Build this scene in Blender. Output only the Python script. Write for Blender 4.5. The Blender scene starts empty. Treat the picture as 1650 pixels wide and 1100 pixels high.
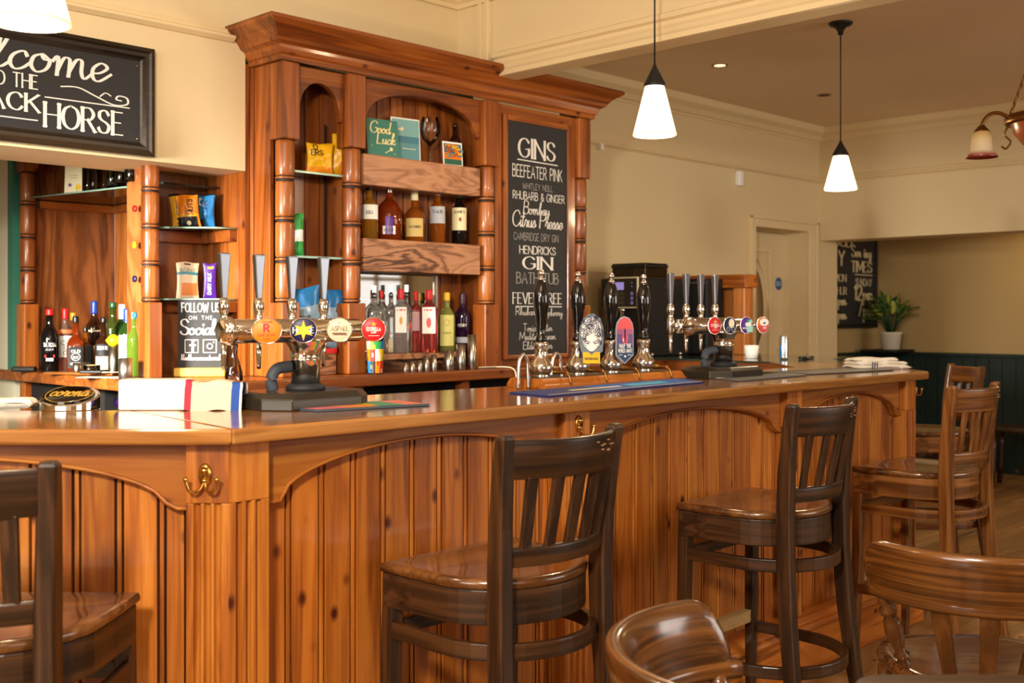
import bpy, bmesh, math, random
from mathutils import Vector, Matrix
random.seed(7)
SC = bpy.context.scene
COL = SC.collection
PI = math.pi

# ------------------------------------------------------------------ camera, sky, lights, exposure
EYE = 1.31                                   # eye height; +X runs along the bar, +Y towards the back wall
F_PX, CA, SA, HORIZON = 1790.0, .7145, .6997, 508.0
cam = bpy.data.cameras.new('camera')
cam_ob = bpy.data.objects.new('camera', cam)
COL.objects.link(cam_ob)
cam_ob.location = (0, 0, EYE)
cam_ob.rotation_euler = (PI / 2, 0, -math.atan2(CA, SA))
cam.sensor_width = 36.0
cam.lens = F_PX / 1650 * 36
cam.shift_y = (HORIZON - 550) / 1650
cam.clip_start = .05
cam.dof.use_dof = True
cam.dof.focus_distance = 3.3
cam.dof.aperture_fstop = 4.5
SC.camera = cam_ob

world = bpy.data.worlds.new('world')
SC.world = world
world.use_nodes = True
world.node_tree.nodes['Background'].inputs[0].default_value = (.85, .9, 1, 1)
world.node_tree.nodes['Background'].inputs[1].default_value = .6
SC.view_settings.view_transform = 'Standard'
SC.view_settings.look = 'None'
SC.view_settings.gamma = 1
SC.view_settings.use_curve_mapping = False
SC.view_settings.exposure = 0.12
SC.cycles.max_bounces = 10
SC.cycles.transparent_max_bounces = 16
SC.cycles.sample_clamp_indirect = 6
SC.cycles.caustics_reflective = False
SC.cycles.caustics_refractive = False


def lamp(name, kind, loc, energy, color, size=.1, size_y=None, aim=None, spread=None):
    l = bpy.data.lights.new(name, kind)
    l.energy = energy
    l.color = color
    if kind == 'AREA':
        l.size = size
        if size_y:
            l.shape = 'RECTANGLE'
            l.size_y = size_y
        if spread:
            l.spread = spread
    elif kind in ('POINT', 'SPOT'):
        l.shadow_soft_size = size
    o = bpy.data.objects.new(name, l)
    COL.objects.link(o)
    o.location = loc
    if aim:
        o.rotation_euler = (Vector(aim) - Vector(loc)).to_track_quat('-Z', 'Y').to_euler()
    return o


WARM, DAY = (1, .79, .5), (1, .97, .9)
lamp('window_light', 'AREA', (-2.85, .9, 1.75), 70, DAY, 1.9, 1.5, (1.5, 1.2, 1.0))
lamp('window_light', 'AREA', (.3, -3.35, 1.75), 14, DAY, 2.2, 1.5, (1.2, 2.0, 1.1))
lamp('servery_fill', 'AREA', (.2, 3.4, 1.6), 34, (1, .94, .82), .45, .45, (2.2, 3.98, 1.05), 1.05)  # added area light to brighten the left alcove, no real lamp
lamp('window_light', 'AREA', (6.0, -3.35, 1.75), 75, DAY, 3.4, 1.5, (5.2, 2.0, 1.0))  # daylight added behind the camera for the far room and bar end
lamp('unseen_key', 'AREA', (-.75, .1, 2.3), 115, (1, .9, .74), .28, .28, (2.4, 2.6, 1.0))  # unseen key set by the stools' shadows, added without a fixture
lamp('ceiling_fill', 'AREA', (1.0, 1.0, 2.9), 14, (1, .88, .7), 1.2, 1.2, (1.6, 2.2, 1.0))  # added soft fill over the bar front, no fitting in the ceiling


# ------------------------------------------------------------------ measuring: a pixel of the 1650x1100 frame on a plane of the room
def W(u, v=None, X=None, Y=None, Z=None, D=None):
    t = (u - 825) / F_PX
    a, b = CA + t * SA, SA - t * CA
    if D is None:
        D = X / a if X is not None else Y / b if Y is not None else (EYE - Z) * F_PX / (v - HORIZON)
    z = Z if Z is not None else (EYE - (v - HORIZON) * D / F_PX if v is not None else 0)
    return Vector((D * a, D * b, z))


# ------------------------------------------------------------------ materials
def new_mat(name):
    m = bpy.data.materials.new(name)
    m.use_nodes = True
    nt = m.node_tree
    return m, nt, nt.nodes['Principled BSDF']


def N(nt, kind, **kw):
    n = nt.nodes.new(kind)
    for k, v in kw.items():
        setattr(n, k, v)
    return n


def srgb(r, g, b):
    f = lambda c: (c / 255 / 12.92) if c / 255 <= .04045 else ((c / 255 + .055) / 1.055) ** 2.4
    return (f(r), f(g), f(b), 1)


def plain(name, rgb, rough=.5, metal=0, coat=0, noise=0, bump=0, nscale=20, spec=.5, emit=None, estr=1, trans=0, ior=1.45):
    m, nt, p = new_mat(name)
    c = srgb(*rgb)
    p.inputs['Base Color'].default_value = c
    p.inputs['Roughness'].default_value = rough
    p.inputs['Metallic'].default_value = metal
    p.inputs['Coat Weight'].default_value = coat
    p.inputs['Coat Roughness'].default_value = .08
    p.inputs['Specular IOR Level'].default_value = spec
    p.inputs['IOR'].default_value = ior
    p.inputs['Transmission Weight'].default_value = trans
    if emit:
        p.inputs['Emission Color'].default_value = srgb(*emit)
        p.inputs['Emission Strength'].default_value = estr
    if noise or bump:
        tc = N(nt, 'ShaderNodeTexCoord')
        nz = N(nt, 'ShaderNodeTexNoise')
        nz.inputs['Scale'].default_value = nscale
        nz.inputs['Detail'].default_value = 4
        nt.links.new(tc.outputs['Object'], nz.inputs['Vector'])
        if noise:
            r = N(nt, 'ShaderNodeMapRange')
            r.inputs['To Min'].default_value = 1 - noise
            r.inputs['To Max'].default_value = 1 + noise
            nt.links.new(nz.outputs['Fac'], r.inputs['Value'])
            x = N(nt, 'ShaderNodeVectorMath', operation='SCALE')
            x.inputs[0].default_value = c[:3]
            nt.links.new(r.outputs[0], x.inputs['Scale'])
            nt.links.new(x.outputs[0], p.inputs['Base Color'])
        if bump:
            b = N(nt, 'ShaderNodeBump')
            b.inputs['Strength'].default_value = bump
            b.inputs['Distance'].default_value = .01
            nt.links.new(nz.outputs['Fac'], b.inputs['Height'])
            nt.links.new(b.outputs[0], p.inputs['Normal'])
    return m


def wood(name, dark, mid, light, axis='z', scale=1.0, knots=.5, rough=.3, coat=.4, tone=.16, knot_rgb=(70, 25, 8), bump=.08, contrast=1.0, ring=46, ramp_=.09, fig=(9, .55), src=None):
    """Timber with its grain along one object axis; every loose board of a mesh gets its own tone and figure."""
    m, nt, p = new_mat(name)
    L = nt.links.new
    tc = N(nt, 'ShaderNodeTexCoord')
    oi = N(nt, 'ShaderNodeObjectInfo')
    geo = N(nt, 'ShaderNodeNewGeometry')
    s1 = N(nt, 'ShaderNodeMath', operation='MULTIPLY')
    s1.inputs[1].default_value = 31.7
    L(oi.outputs['Random'], s1.inputs[0])
    s2 = N(nt, 'ShaderNodeMath', operation='MULTIPLY_ADD')
    s2.inputs[1].default_value = 57.3
    L(geo.outputs['Random Per Island'], s2.inputs[0])
    L(s1.outputs[0], s2.inputs[2])
    off = N(nt, 'ShaderNodeCombineXYZ')
    for k in range(3):
        L(s2.outputs[0], off.inputs[k])
    add = N(nt, 'ShaderNodeVectorMath', operation='ADD')
    if src:
        at_ = N(nt, 'ShaderNodeAttribute', attribute_name=src)
        L(at_.outputs['Vector'], add.inputs[0])
    else:
        L(tc.outputs['Object'], add.inputs[0])
    L(off.outputs[0], add.inputs[1])

    def mapped(across, along):
        mp = N(nt, 'ShaderNodeMapping')
        mp.inputs['Scale'].default_value = [along * scale if 'xyz'[k] == axis else across * scale for k in range(3)]
        L(add.outputs[0], mp.inputs['Vector'])
        return mp
    n1 = N(nt, 'ShaderNodeTexNoise')
    n1.inputs['Scale'].default_value = 1
    n1.inputs['Detail'].default_value = 5
    n1.inputs['Distortion'].default_value = .5
    L(mapped(*fig).outputs[0], n1.inputs['Vector'])
    rings = N(nt, 'ShaderNodeMath', operation='MULTIPLY')
    rings.inputs[1].default_value = ring
    L(n1.outputs['Fac'], rings.inputs[0])
    sn = N(nt, 'ShaderNodeMath', operation='SINE')
    L(rings.outputs[0], sn.inputs[0])
    n2 = N(nt, 'ShaderNodeTexNoise')
    n2.inputs['Scale'].default_value = 1
    n2.inputs['Detail'].default_value = 3
    L(mapped(160, 4).outputs[0], n2.inputs['Vector'])
    mixf = N(nt, 'ShaderNodeMath', operation='MULTIPLY_ADD')
    mixf.inputs[1].default_value = ramp_ * contrast
    L(sn.outputs[0], mixf.inputs[0])
    L(n1.outputs['Fac'], mixf.inputs[2])
    mix2 = N(nt, 'ShaderNodeMath', operation='MULTIPLY_ADD')
    mix2.inputs[1].default_value = .26 * contrast
    L(n2.outputs['Fac'], mix2.inputs[0])
    L(mixf.outputs[0], mix2.inputs[2])
    ramp = N(nt, 'ShaderNodeValToRGB')
    e = ramp.color_ramp.elements
    e[0].position, e[0].color = .34, srgb(*dark)
    e[1].position, e[1].color = .95, srgb(*light)
    k = e.new(.62)
    k.color = srgb(*mid)
    L(mix2.outputs[0], ramp.inputs[0])
    col = ramp.outputs[0]
    if knots:
        vo = N(nt, 'ShaderNodeTexVoronoi', feature='F1')
        vo.inputs['Scale'].default_value = 1
        L(mapped(9.5, 6.0).outputs[0], vo.inputs['Vector'])
        kr = N(nt, 'ShaderNodeMapRange')
        kr.inputs['From Min'].default_value = .03 + .05 * knots
        kr.inputs['From Max'].default_value = .10 + .10 * knots
        kr.inputs['To Min'].default_value = 1
        kr.inputs['To Max'].default_value = 0
        L(vo.outputs['Distance'], kr.inputs['Value'])
        mk = N(nt, 'ShaderNodeMix', data_type='RGBA')
        L(kr.outputs[0], mk.inputs['Factor'])
        L(col, mk.inputs['A'])
        mk.inputs['B'].default_value = srgb(*knot_rgb)
        col = mk.outputs['Result']
    tn = N(nt, 'ShaderNodeMapRange')
    tn.inputs['To Min'].default_value = 1 - tone
    tn.inputs['To Max'].default_value = 1 + tone
    L(geo.outputs['Random Per Island'], tn.inputs['Value'])
    hv = N(nt, 'ShaderNodeHueSaturation')
    L(tn.outputs[0], hv.inputs['Value'])
    L(col, hv.inputs['Color'])
    L(hv.outputs[0], p.inputs['Base Color'])
    p.inputs['Roughness'].default_value = rough
    p.inputs['Specular IOR Level'].default_value = .35
    p.inputs['Coat Weight'].default_value = coat
    p.inputs['Coat Roughness'].default_value = .12
    if bump:
        b = N(nt, 'ShaderNodeBump')
        b.inputs['Strength'].default_value = bump
        b.inputs['Distance'].default_value = .002
        L(mix2.outputs[0], b.inputs['Height'])
        L(b.outputs[0], p.inputs['Normal'])
    return m


def thin_glass(name, rgb, refl=1.0):
    m, nt, p = new_mat(name)
    nt.nodes.remove(p)
    out = nt.nodes['Material Output']
    t = N(nt, 'ShaderNodeBsdfTransparent')
    t.inputs[0].default_value = srgb(*rgb)
    g = N(nt, 'ShaderNodeBsdfGlossy')
    g.inputs['Roughness'].default_value = .03
    fr = N(nt, 'ShaderNodeFresnel')
    fr.inputs['IOR'].default_value = 1.5
    ml = N(nt, 'ShaderNodeMath', operation='MULTIPLY')
    ml.inputs[1].default_value = refl
    nt.links.new(fr.outputs[0], ml.inputs[0])
    mx = N(nt, 'ShaderNodeMixShader')
    nt.links.new(ml.outputs[0], mx.inputs[0])
    nt.links.new(t.outputs[0], mx.inputs[1])
    nt.links.new(g.outputs[0], mx.inputs[2])
    nt.links.new(mx.outputs[0], out.inputs[0])
    return m


PINE = dict(dark=(104, 50, 12), mid=(162, 90, 28), light=(192, 122, 46))
PINE.update(rough=.42, coat=.12, tone=.22, contrast=1.25)
pine_z = wood('pine_upright', axis='z', **PINE)
pine_x = wood('pine_along', axis='x', **PINE, knots=.35)
pine_y = wood('pine_across', axis='y', **PINE, knots=.35)
BACK = dict(dark=(84, 38, 10), mid=(132, 68, 22), light=(168, 98, 38), rough=.36, coat=.22)
back_z = wood('back_bar_pine_upright', axis='z', **BACK, knots=.4)
back_x = wood('back_bar_pine_along', axis='x', **BACK, knots=.3)
back_y = wood('back_bar_pine_across', axis='y', **BACK, knots=.3)
TOPC = dict(dark=(116, 68, 26), mid=(152, 98, 44), light=(182, 126, 66))
top_x = wood('bar_top_timber', axis='x', **TOPC, knots=0, rough=.18, coat=.8, bump=.03, scale=1.2)
OAK = dict(dark=(86, 44, 18), mid=(134, 76, 36), light=(160, 98, 52))
oak_z = wood('oak_veneer_upright', axis='z', **OAK, knots=0, rough=.35, ring=60, ramp_=.16, fig=(6, .9))
oak_x = wood('oak_fascia', dark=(74, 42, 24), mid=(156, 106, 74), light=(172, 124, 90), axis='x', knots=0, rough=.45, coat=.1, contrast=1.0, ring=70, ramp_=.2, fig=(8, 1.6))
STOOL = dict(fig=(50, 2.0), ring=12, ramp_=.1, dark=(30, 17, 8), mid=(50, 29, 13), light=(72, 44, 21), knot_rgb=(30, 14, 6))
stool_z = wood('dark_stool_timber_upright', axis='z', **STOOL, knots=0, rough=.36, coat=.18, tone=.1)
stool_x = wood('dark_stool_timber_along', axis='x', **STOOL, knots=0, rough=.36, coat=.18, tone=.1)
stool_c = wood('dark_stool_timber_bent', axis='x', src='grain', **STOOL, knots=0, rough=.36, coat=.18, tone=.1)
seat_w = wood('stool_seat_timber', fig=(22, 1.5), ring=12, ramp_=.12, dark=(64, 36, 15), mid=(96, 58, 26), light=(118, 76, 38), axis='x', knots=0, rough=.2, coat=.8, tone=.1)
warm_z = wood('mid_brown_timber_upright', fig=(50, 2.0), ring=12, ramp_=.1, dark=(70, 38, 15), mid=(110, 66, 28), light=(138, 90, 44), axis='z', knots=0, rough=.25, coat=.5, tone=.1)
warm_x = wood('mid_brown_timber_along', fig=(50, 2.0), ring=12, ramp_=.1, dark=(70, 38, 15), mid=(110, 66, 28), light=(138, 90, 44), axis='x', knots=0, rough=.25, coat=.5, tone=.1)
warm_c = wood('mid_brown_timber_bent', src='grain', fig=(50, 2.0), ring=12, ramp_=.1, dark=(70, 38, 15), mid=(110, 66, 28), light=(138, 90, 44), axis='x', knots=0, rough=.25, coat=.5, tone=.1)
arm_x = wood('armchair_timber_along', fig=(70, 2.0), ring=12, ramp_=.1, dark=(50, 26, 9), mid=(90, 52, 20), light=(122, 76, 33), axis='x', knots=0, rough=.22, coat=.7, tone=.1)
arm_c = wood('armchair_timber_bent', src='grain', fig=(70, 2.0), ring=12, ramp_=.1, dark=(50, 26, 9), mid=(90, 52, 20), light=(122, 76, 33), axis='x', knots=0, rough=.22, coat=.7, tone=.1)
arm_z = wood('armchair_timber_upright', fig=(30, 1.2), ring=8, ramp_=.05, dark=(50, 26, 9), mid=(86, 50, 20), light=(114, 70, 31), axis='z', knots=0, rough=.22, coat=.7, tone=.1)
floor_w = wood('worn_floorboards', dark=(104, 74, 42), mid=(158, 118, 70), light=(186, 146, 96), axis='x', knots=.1, rough=.5, coat=0, tone=.22, fig=(16, 1.0), ring=20, ramp_=.12)
hatch_z = wood('light_pine_upright', dark=(150, 82, 34), mid=(188, 114, 54), light=(208, 136, 74), axis='z', knots=.5)

cream = plain('cream_wall_paint', (222, 201, 158), .7, noise=.03, nscale=3)
cream_trim = plain('cream_gloss_paint', (226, 204, 160), .4, noise=.02, nscale=5)
white_ceil = plain('ceiling_paint', (228, 204, 174), .8, noise=.03, nscale=2)
olive_wall = plain('ochre_wall_paint', (176, 148, 98), .75, noise=.04, nscale=2)
green_dark = plain('dark_green_paint', (10, 33, 27), .6, noise=.05)
green_trim = plain('sea_green_paint', (52, 112, 92), .5)
sage_wall = plain('pale_sage_wall_paint', (214, 210, 184), .7)
slate = plain('chalkboard_black', (42, 41, 42), .75, noise=.12, nscale=9)
frame_dark = wood('dark_sign_frame', (24, 18, 13), (40, 30, 21), (62, 48, 32), axis='x', knots=0, rough=.35, coat=.3)
chalk = plain('white_chalk', (232, 228, 222), .9, noise=.06, nscale=120)
chalk_dim = plain('faded_chalk', (168, 164, 160), .9)
chrome = plain('chrome', (225, 222, 216), .08, metal=1)
steel = plain('brushed_steel', (176, 170, 160), .3, metal=1, noise=.05, nscale=60)
brass = plain('polished_brass', (214, 170, 88), .16, metal=1)
old_brass = plain('aged_brass', (140, 98, 48), .3, metal=1)
black_gloss = plain('black_lacquer', (12, 10, 10), .1, coat=.6)
black_matt = plain('matt_black', (20, 19, 19), .5)
black_plastic = plain('black_plastic', (26, 25, 25), .35)
void_black = plain('dark_cabinet_interior', (14, 11, 9), .8)
rubber = plain('dark_rubber', (34, 36, 40), .6)
hose = plain('grey_foam_hose', (66, 72, 82), .6)
white_pl = plain('white_plastic', (246, 244, 240), .35)
white_cloth = plain('white_cotton', (236, 228, 214), .9, bump=.3, nscale=60)
beige_cloth = plain('oatmeal_cotton', (222, 200, 178), .9, bump=.3, nscale=60)
red_cloth = plain('dark_red_stripe', (170, 50, 70), .9)
blue_cloth = plain('blue_stripe', (40, 78, 160), .9)
navy_line = plain('navy_stripe', (50, 54, 90), .9)
clear_glass = thin_glass('clear_glass', (248, 250, 249))
green_edge = thin_glass('green_tinted_shelf_glass', (214, 232, 222))
glass_rim = plain('pale_green_glass_edge', (150, 190, 172), .15)
dark_glass = thin_glass('smoked_glass', (120, 104, 84))
mirror = plain('mirror', (220, 220, 214), .03, metal=1)
opal = plain('opal_glass_lit', (255, 250, 240), .3, emit=(255, 226, 176), estr=3.2)
opal_in = plain('opal_glass_amber_rim', (255, 240, 190), .3, emit=(255, 214, 130), estr=1.6)


def C(name, rgb, rough=.4, **k):
    return plain(name, rgb, rough, **k)


red_p, yel_p, blu_p, pur_p, grn_p, org_p, navy_p, wht_p, crm_p, pnk_p, teal_p = [C(*a) for a in (
    ('red_print', (206, 26, 26)), ('yellow_print', (232, 186, 30)), ('blue_print', (28, 112, 176)), ('purple_print', (84, 30, 140)),
    ('green_print', (42, 140, 66)), ('orange_print', (232, 120, 16)), ('navy_print', (24, 22, 66)), ('white_print', (242, 240, 234)),
    ('cream_print', (232, 222, 190)), ('pink_print', (226, 92, 96)), ('teal_print', (64, 130, 126)))]
gold_p = C('gold_print', (206, 160, 60), .35)
blk_p = C('black_print', (18, 17, 17))
grey_p = C('grey_print', (120, 130, 140))


# ------------------------------------------------------------------ mesh building
class MB:
    def __init__(s):
        s.b = bmesh.new()
        s.mats = []
        s.cur = 0
        s.lay = s.b.verts.layers.float_vector.new('grain')

    def m(s, mat):
        if mat not in s.mats:
            s.mats.append(mat)
        s.cur = s.mats.index(mat)
        return s

    def face(s, vs, smooth=False):
        try:
            f = s.b.faces.new(vs)
        except ValueError:
            return None
        f.material_index = s.cur
        f.smooth = smooth
        return f

    def box(s, x0, x1, y0, y1, z0, z1):
        v = [s.b.verts.new((x, y, z)) for z in (z0, z1) for y in (y0, y1) for x in (x0, x1)]
        for q in ((0, 2, 3, 1), (4, 5, 7, 6), (0, 1, 5, 4), (2, 6, 7, 3), (0, 4, 6, 2), (1, 3, 7, 5)):
            s.face([v[k] for k in q])
        return s

    def prism(s, poly, axis, a, b):
        """A 2-D outline pushed from a to b along an axis (the outline's two coordinates are the other axes in xyz order)."""
        def P(p, t):
            return (t, p[0], p[1]) if axis == 'x' else (p[0], t, p[1]) if axis == 'y' else (p[0], p[1], t)
        A = [s.b.verts.new(P(p, a)) for p in poly]
        B = [s.b.verts.new(P(p, b)) for p in poly]
        n = len(poly)
        s.face(A[::-1])
        s.face(B)
        for k in range(n):
            s.face([A[k], A[(k + 1) % n], B[(k + 1) % n], B[k]])
        return s

    def strip(s, up, lo, axis, a, b):
        """A board between two matching polylines (up, lo), pushed from a to b; keeps concave outlines clean."""
        def P(p, t):
            return (t, p[0], p[1]) if axis == 'x' else (p[0], t, p[1]) if axis == 'y' else (p[0], p[1], t)
        R = [[s.b.verts.new(P(p, t)) for p in pl] for pl in (up, lo) for t in (a, b)]   # ua ub la lb
        n = len(up)
        for k in range(n - 1):
            s.face([R[0][k], R[0][k + 1], R[2][k + 1], R[2][k]])
            s.face([R[1][k + 1], R[1][k], R[3][k], R[3][k + 1]])
            s.face([R[0][k + 1], R[0][k], R[1][k], R[1][k + 1]])
            s.face([R[2][k], R[2][k + 1], R[3][k + 1], R[3][k]])
        for k in (0, n - 1):
            s.face([R[0][k], R[2][k], R[3][k], R[1][k]])
        return s

    def lathe(s, prof, c=(0, 0, 0), seg=24, axis='z', sx=1, sy=1, smooth=True, cap=True):
        rings = []
        for r, h in prof:
            ring = []
            for k in range(seg):
                a = 2 * PI * k / seg
                p, q = math.cos(a) * r * sx, math.sin(a) * r * sy
                co = (p, q, h) if axis == 'z' else (p, h, q) if axis == 'y' else (h, p, q)
                ring.append(s.b.verts.new((co[0] + c[0], co[1] + c[1], co[2] + c[2])))
            rings.append(ring)
        for i in range(len(rings) - 1):
            for k in range(seg):
                s.face([rings[i][k], rings[i][(k + 1) % seg], rings[i + 1][(k + 1) % seg], rings[i + 1][k]], smooth)
        if cap:
            s.face(rings[0][::-1])
            s.face(rings[-1])
        return s

    def tube(s, pts, r, seg=10, closed=False, flat=1.0, up=(0, 0, 1), cap=True, smooth=True):
        """A rod along points; r a number or one per point; flat squeezes it along `up`."""
        pts = [Vector(p) for p in pts]
        n = len(pts)
        rings = []
        up = Vector(up)
        for i, p in enumerate(pts):
            if closed:
                d = pts[(i + 1) % n] - pts[i - 1]
            else:
                d = pts[min(i + 1, n - 1)] - pts[max(i - 1, 0)]
            d.normalize()
            a = d.cross(up)
            if a.length < 1e-3:
                a = d.cross(Vector((0, 1, 0)))
            a.normalize()
            b = a.cross(d)
            R = r[i] if isinstance(r, (list, tuple)) else r
            rings.append([s.b.verts.new(p + a * math.cos(2 * PI * k / seg) * R + b * math.sin(2 * PI * k / seg) * R * flat) for k in range(seg)])
        for i in range(n if closed else n - 1):
            A, B = rings[i], rings[(i + 1) % n]
            for k in range(seg):
                s.face([A[k], A[(k + 1) % seg], B[(k + 1) % seg], B[k]], smooth)
        if cap and not closed:
            s.face(rings[0][::-1])
            s.face(rings[-1])
        return s

    def sweep(s, prof, pts, closed=False, up=(0, 0, 1), smooth=False):
        """A section (side, up) carried along a level path with mitred corners; side is to the right of travel."""
        pts = [Vector(p) for p in pts]
        n = len(pts)
        rings = []
        up = Vector(up)
        for i, p in enumerate(pts):
            d0 = (p - pts[i - 1]) if (i or closed) else (pts[1] - p)
            d1 = (pts[(i + 1) % n] - p) if (i < n - 1 or closed) else d0
            d0.normalize()
            d1.normalize()
            n0, n1 = d0.cross(up).normalized(), d1.cross(up).normalized()
            mt = (n0 + n1).normalized()
            mt = mt / max(.3, mt.dot(n0))
            rings.append([s.b.verts.new(p + mt * q[0] + up * q[1]) for q in prof])
        m = len(prof)
        s._grain(rings)
        for i in range(n if closed else n - 1):
            A, B = rings[i], rings[(i + 1) % n]
            for k in range(m):
                s.face([A[k], A[(k + 1) % m], B[(k + 1) % m], B[k]], smooth)
        if not closed:
            s.face(rings[0][::-1])
            s.face(rings[-1])
        return s

    def loft(s, rings, smooth=True, cap=True):
        R = [[s.b.verts.new(p) for p in ring] for ring in rings]
        m = len(R[0])
        s._grain(R)
        for i in range(len(R) - 1):
            for k in range(m):
                s.face([R[i][k], R[i][(k + 1) % m], R[i + 1][(k + 1) % m], R[i + 1][k]], smooth)
        if cap:
            s.face(R[0][::-1])
            s.face(R[-1])
        return s

    def _grain(s, rings):
        """Unrolled coordinates for bent timber: distance along the piece, offset sideways, height."""
        d, last = 0, None
        for ring in rings:
            c = sum((v.co for v in ring), Vector()) / len(ring)
            if last is not None:
                d += (c - last).length
            last = c
            for v in ring:
                e = v.co - c
                v[s.lay] = (d, math.hypot(e.x, e.y), v.co.z)

    def grid(s, fn, nu, nv, smooth=True):
        V = [[s.b.verts.new(fn(i / nu, j / nv)) for j in range(nv + 1)] for i in range(nu + 1)]
        for i in range(nu):
            for j in range(nv):
                s.face([V[i][j], V[i + 1][j], V[i + 1][j + 1], V[i][j + 1]], smooth)
        return s

    def ball(s, c, r, sx=1, sy=1, sz=1, seg=16):
        prof = [(max(1e-4, math.sin(PI * k / 8)) * r, -math.cos(PI * k / 8) * r * sz) for k in range(9)]
        return s.lathe(prof, c, seg, sx=sx, sy=sy)

    def flat(s, quads, o, ux, uy):
        """2-D quads laid on the plane through o spanned by ux, uy."""
        o, ux, uy = Vector(o), Vector(ux), Vector(uy)
        up = ux.cross(uy).normalized()
        for i, q in enumerate(quads):
            h = up * ((i * 7 % 13) * 2.5e-5)
            s.face([s.b.verts.new(o + ux * x + uy * y + h) for x, y in q])
        return s

    def done(s, name, parent=None, bevel=0, loc=None, rot=None, seg=2, recalc=True, sub=0, solid=0):
        if recalc:
            bmesh.ops.recalc_face_normals(s.b, faces=s.b.faces)
        me = bpy.data.meshes.new(name)
        s.b.to_mesh(me)
        s.b.free()
        for m in s.mats:
            me.materials.append(m)
        o = bpy.data.objects.new(name, me)
        COL.objects.link(o)
        if parent:
            o.parent = parent
        if loc:
            o.location = loc
        if rot:
            o.rotation_euler = rot
        if solid:
            md = o.modifiers.new('solid', 'SOLIDIFY')
            md.thickness = solid
        if bevel:
            md = o.modifiers.new('bevel', 'BEVEL')
            md.width = bevel
            md.segments = seg
            md.limit_method = 'ANGLE'
            md.angle_limit = .6
            md.harden_normals = False
        if sub:
            md = o.modifiers.new('sub', 'SUBSURF')
            md.levels = md.render_levels = sub
        return o


def mb(mat):
    return MB().m(mat)


def tag(o, label=None, cat=None, group=None, kind=None):
    if label:
        o['label'] = label
    if cat:
        o['category'] = cat
    if group:
        o['group'] = group
    if kind:
        o['kind'] = kind
    return o


def thing(name, label, cat, loc=(0, 0, 0), rz=0, group=None):
    o = bpy.data.objects.new(name, None)
    o.empty_display_size = .1
    COL.objects.link(o)
    o.location = loc
    o.rotation_euler = (0, 0, rz)
    return tag(o, label, cat, group)


def struct(o):
    o['kind'] = 'structure'
    return o


def copy_tree(o, parent=None):
    c = o.copy()
    COL.objects.link(c)
    if parent:
        c.parent = parent
    for ch in list(o.children):
        copy_tree(ch, c)
    return c


# ------------------------------------------------------------------ lettering: chalk and print strokes
GLY = {}


def _g(ch, w, *st):
    GLY[ch] = (w, [(s[0] == '~', [tuple(map(float, p.split(','))) for p in s.lstrip('~').split()]) for s in st])


_g(' ', .4)
_g('A', .8, '0,0 .4,1 .8,0', '.14,.35 .66,.35')
_g('B', .66, '0,0 0,1', '~0,1 .38,1 .56,.78 .38,.54 0,.54', '~0,.54 .44,.54 .66,.28 .44,0 0,0')
_g('C', .74, '~.72,.78 .6,.94 .4,1 .12,.85 0,.5 .12,.15 .4,0 .6,.06 .74,.22')
_g('D', .76, '0,0 0,1', '~0,1 .4,1 .68,.82 .76,.5 .68,.18 .4,0 0,0')
_g('E', .58, '0,0 0,1', '0,1 .56,1', '0,.53 .46,.53', '0,0 .58,0')
_g('F', .56, '0,0 0,1', '0,1 .56,1', '0,.53 .46,.53')
_g('G', .8, '~.74,.8 .6,.95 .4,1 .12,.85 0,.5 .12,.15 .4,0 .62,.06 .76,.2', '.76,.2 .76,.44', '.5,.44 .8,.44')
_g('H', .74, '0,0 0,1', '.74,0 .74,1', '0,.52 .74,.52')
_g('I', .02, '0,0 0,1')
_g('J', .5, '~.46,1 .46,.3 .36,.04 .16,.02 0,.2')
_g('K', .7, '0,0 0,1', '.66,1 0,.44', '.2,.6 .7,0')
_g('L', .54, '0,0 0,1', '0,0 .54,0')
_g('M', .92, '0,0 .08,1', '.08,1 .46,.2', '.46,.2 .84,1', '.84,1 .92,0')
_g('N', .76, '0,0 0,1', '0,1 .76,0', '.76,0 .76,1')
_g('O', .86, '~.43,1 .12,.85 0,.5 .12,.15 .43,0 .74,.15 .86,.5 .74,.85 .43,1')
_g('P', .62, '0,0 0,1', '~0,1 .4,1 .62,.74 .4,.48 0,.48')
_g('Q', .86, '~.43,1 .12,.85 0,.5 .12,.15 .43,0 .74,.15 .86,.5 .74,.85 .43,1', '.5,.25 .86,-.1')
_g('R', .68, '0,0 0,1', '~0,1 .4,1 .6,.75 .4,.5 0,.5', '.28,.5 .68,0')
_g('S', .6, '~.56,.82 .44,.96 .28,1 .08,.9 .06,.7 .2,.56 .42,.46 .58,.3 .5,.08 .3,0 .1,.06 0,.2')
_g('T', .72, '.36,0 .36,1', '0,1 .72,1')
_g('U', .74, '~0,1 0,.35 .1,.08 .37,0 .64,.08 .74,.35 .74,1')
_g('V', .78, '0,1 .39,0', '.39,0 .78,1')
_g('W', 1.1, '0,1 .28,0', '.28,0 .55,.8', '.55,.8 .82,0', '.82,0 1.1,1')
_g('X', .7, '0,0 .7,1', '0,1 .7,0')
_g('Y', .72, '0,1 .36,.5', '.72,1 .36,.5', '.36,.5 .36,0')
_g('Z', .66, '0,1 .64,1', '.64,1 0,0', '0,0 .66,0')
_g('&', .7, '~.7,0 .2,.7 .3,1 .5,.8 .1,.4 .1,.1 .35,0 .6,.25 .7,.45')
_g('-', .36, '0,.5 .36,.5')
_g('1', .3, '0,.8 .2,1', '.2,1 .2,0')
_g('2', .56, '~0,.8 .25,1 .52,.8 .4,.45 0,0', '0,0 .56,0')
_g('7', .54, '0,1 .54,1', '.54,1 .18,0')
_g('.', .02, '0,0 0,.06')
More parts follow.
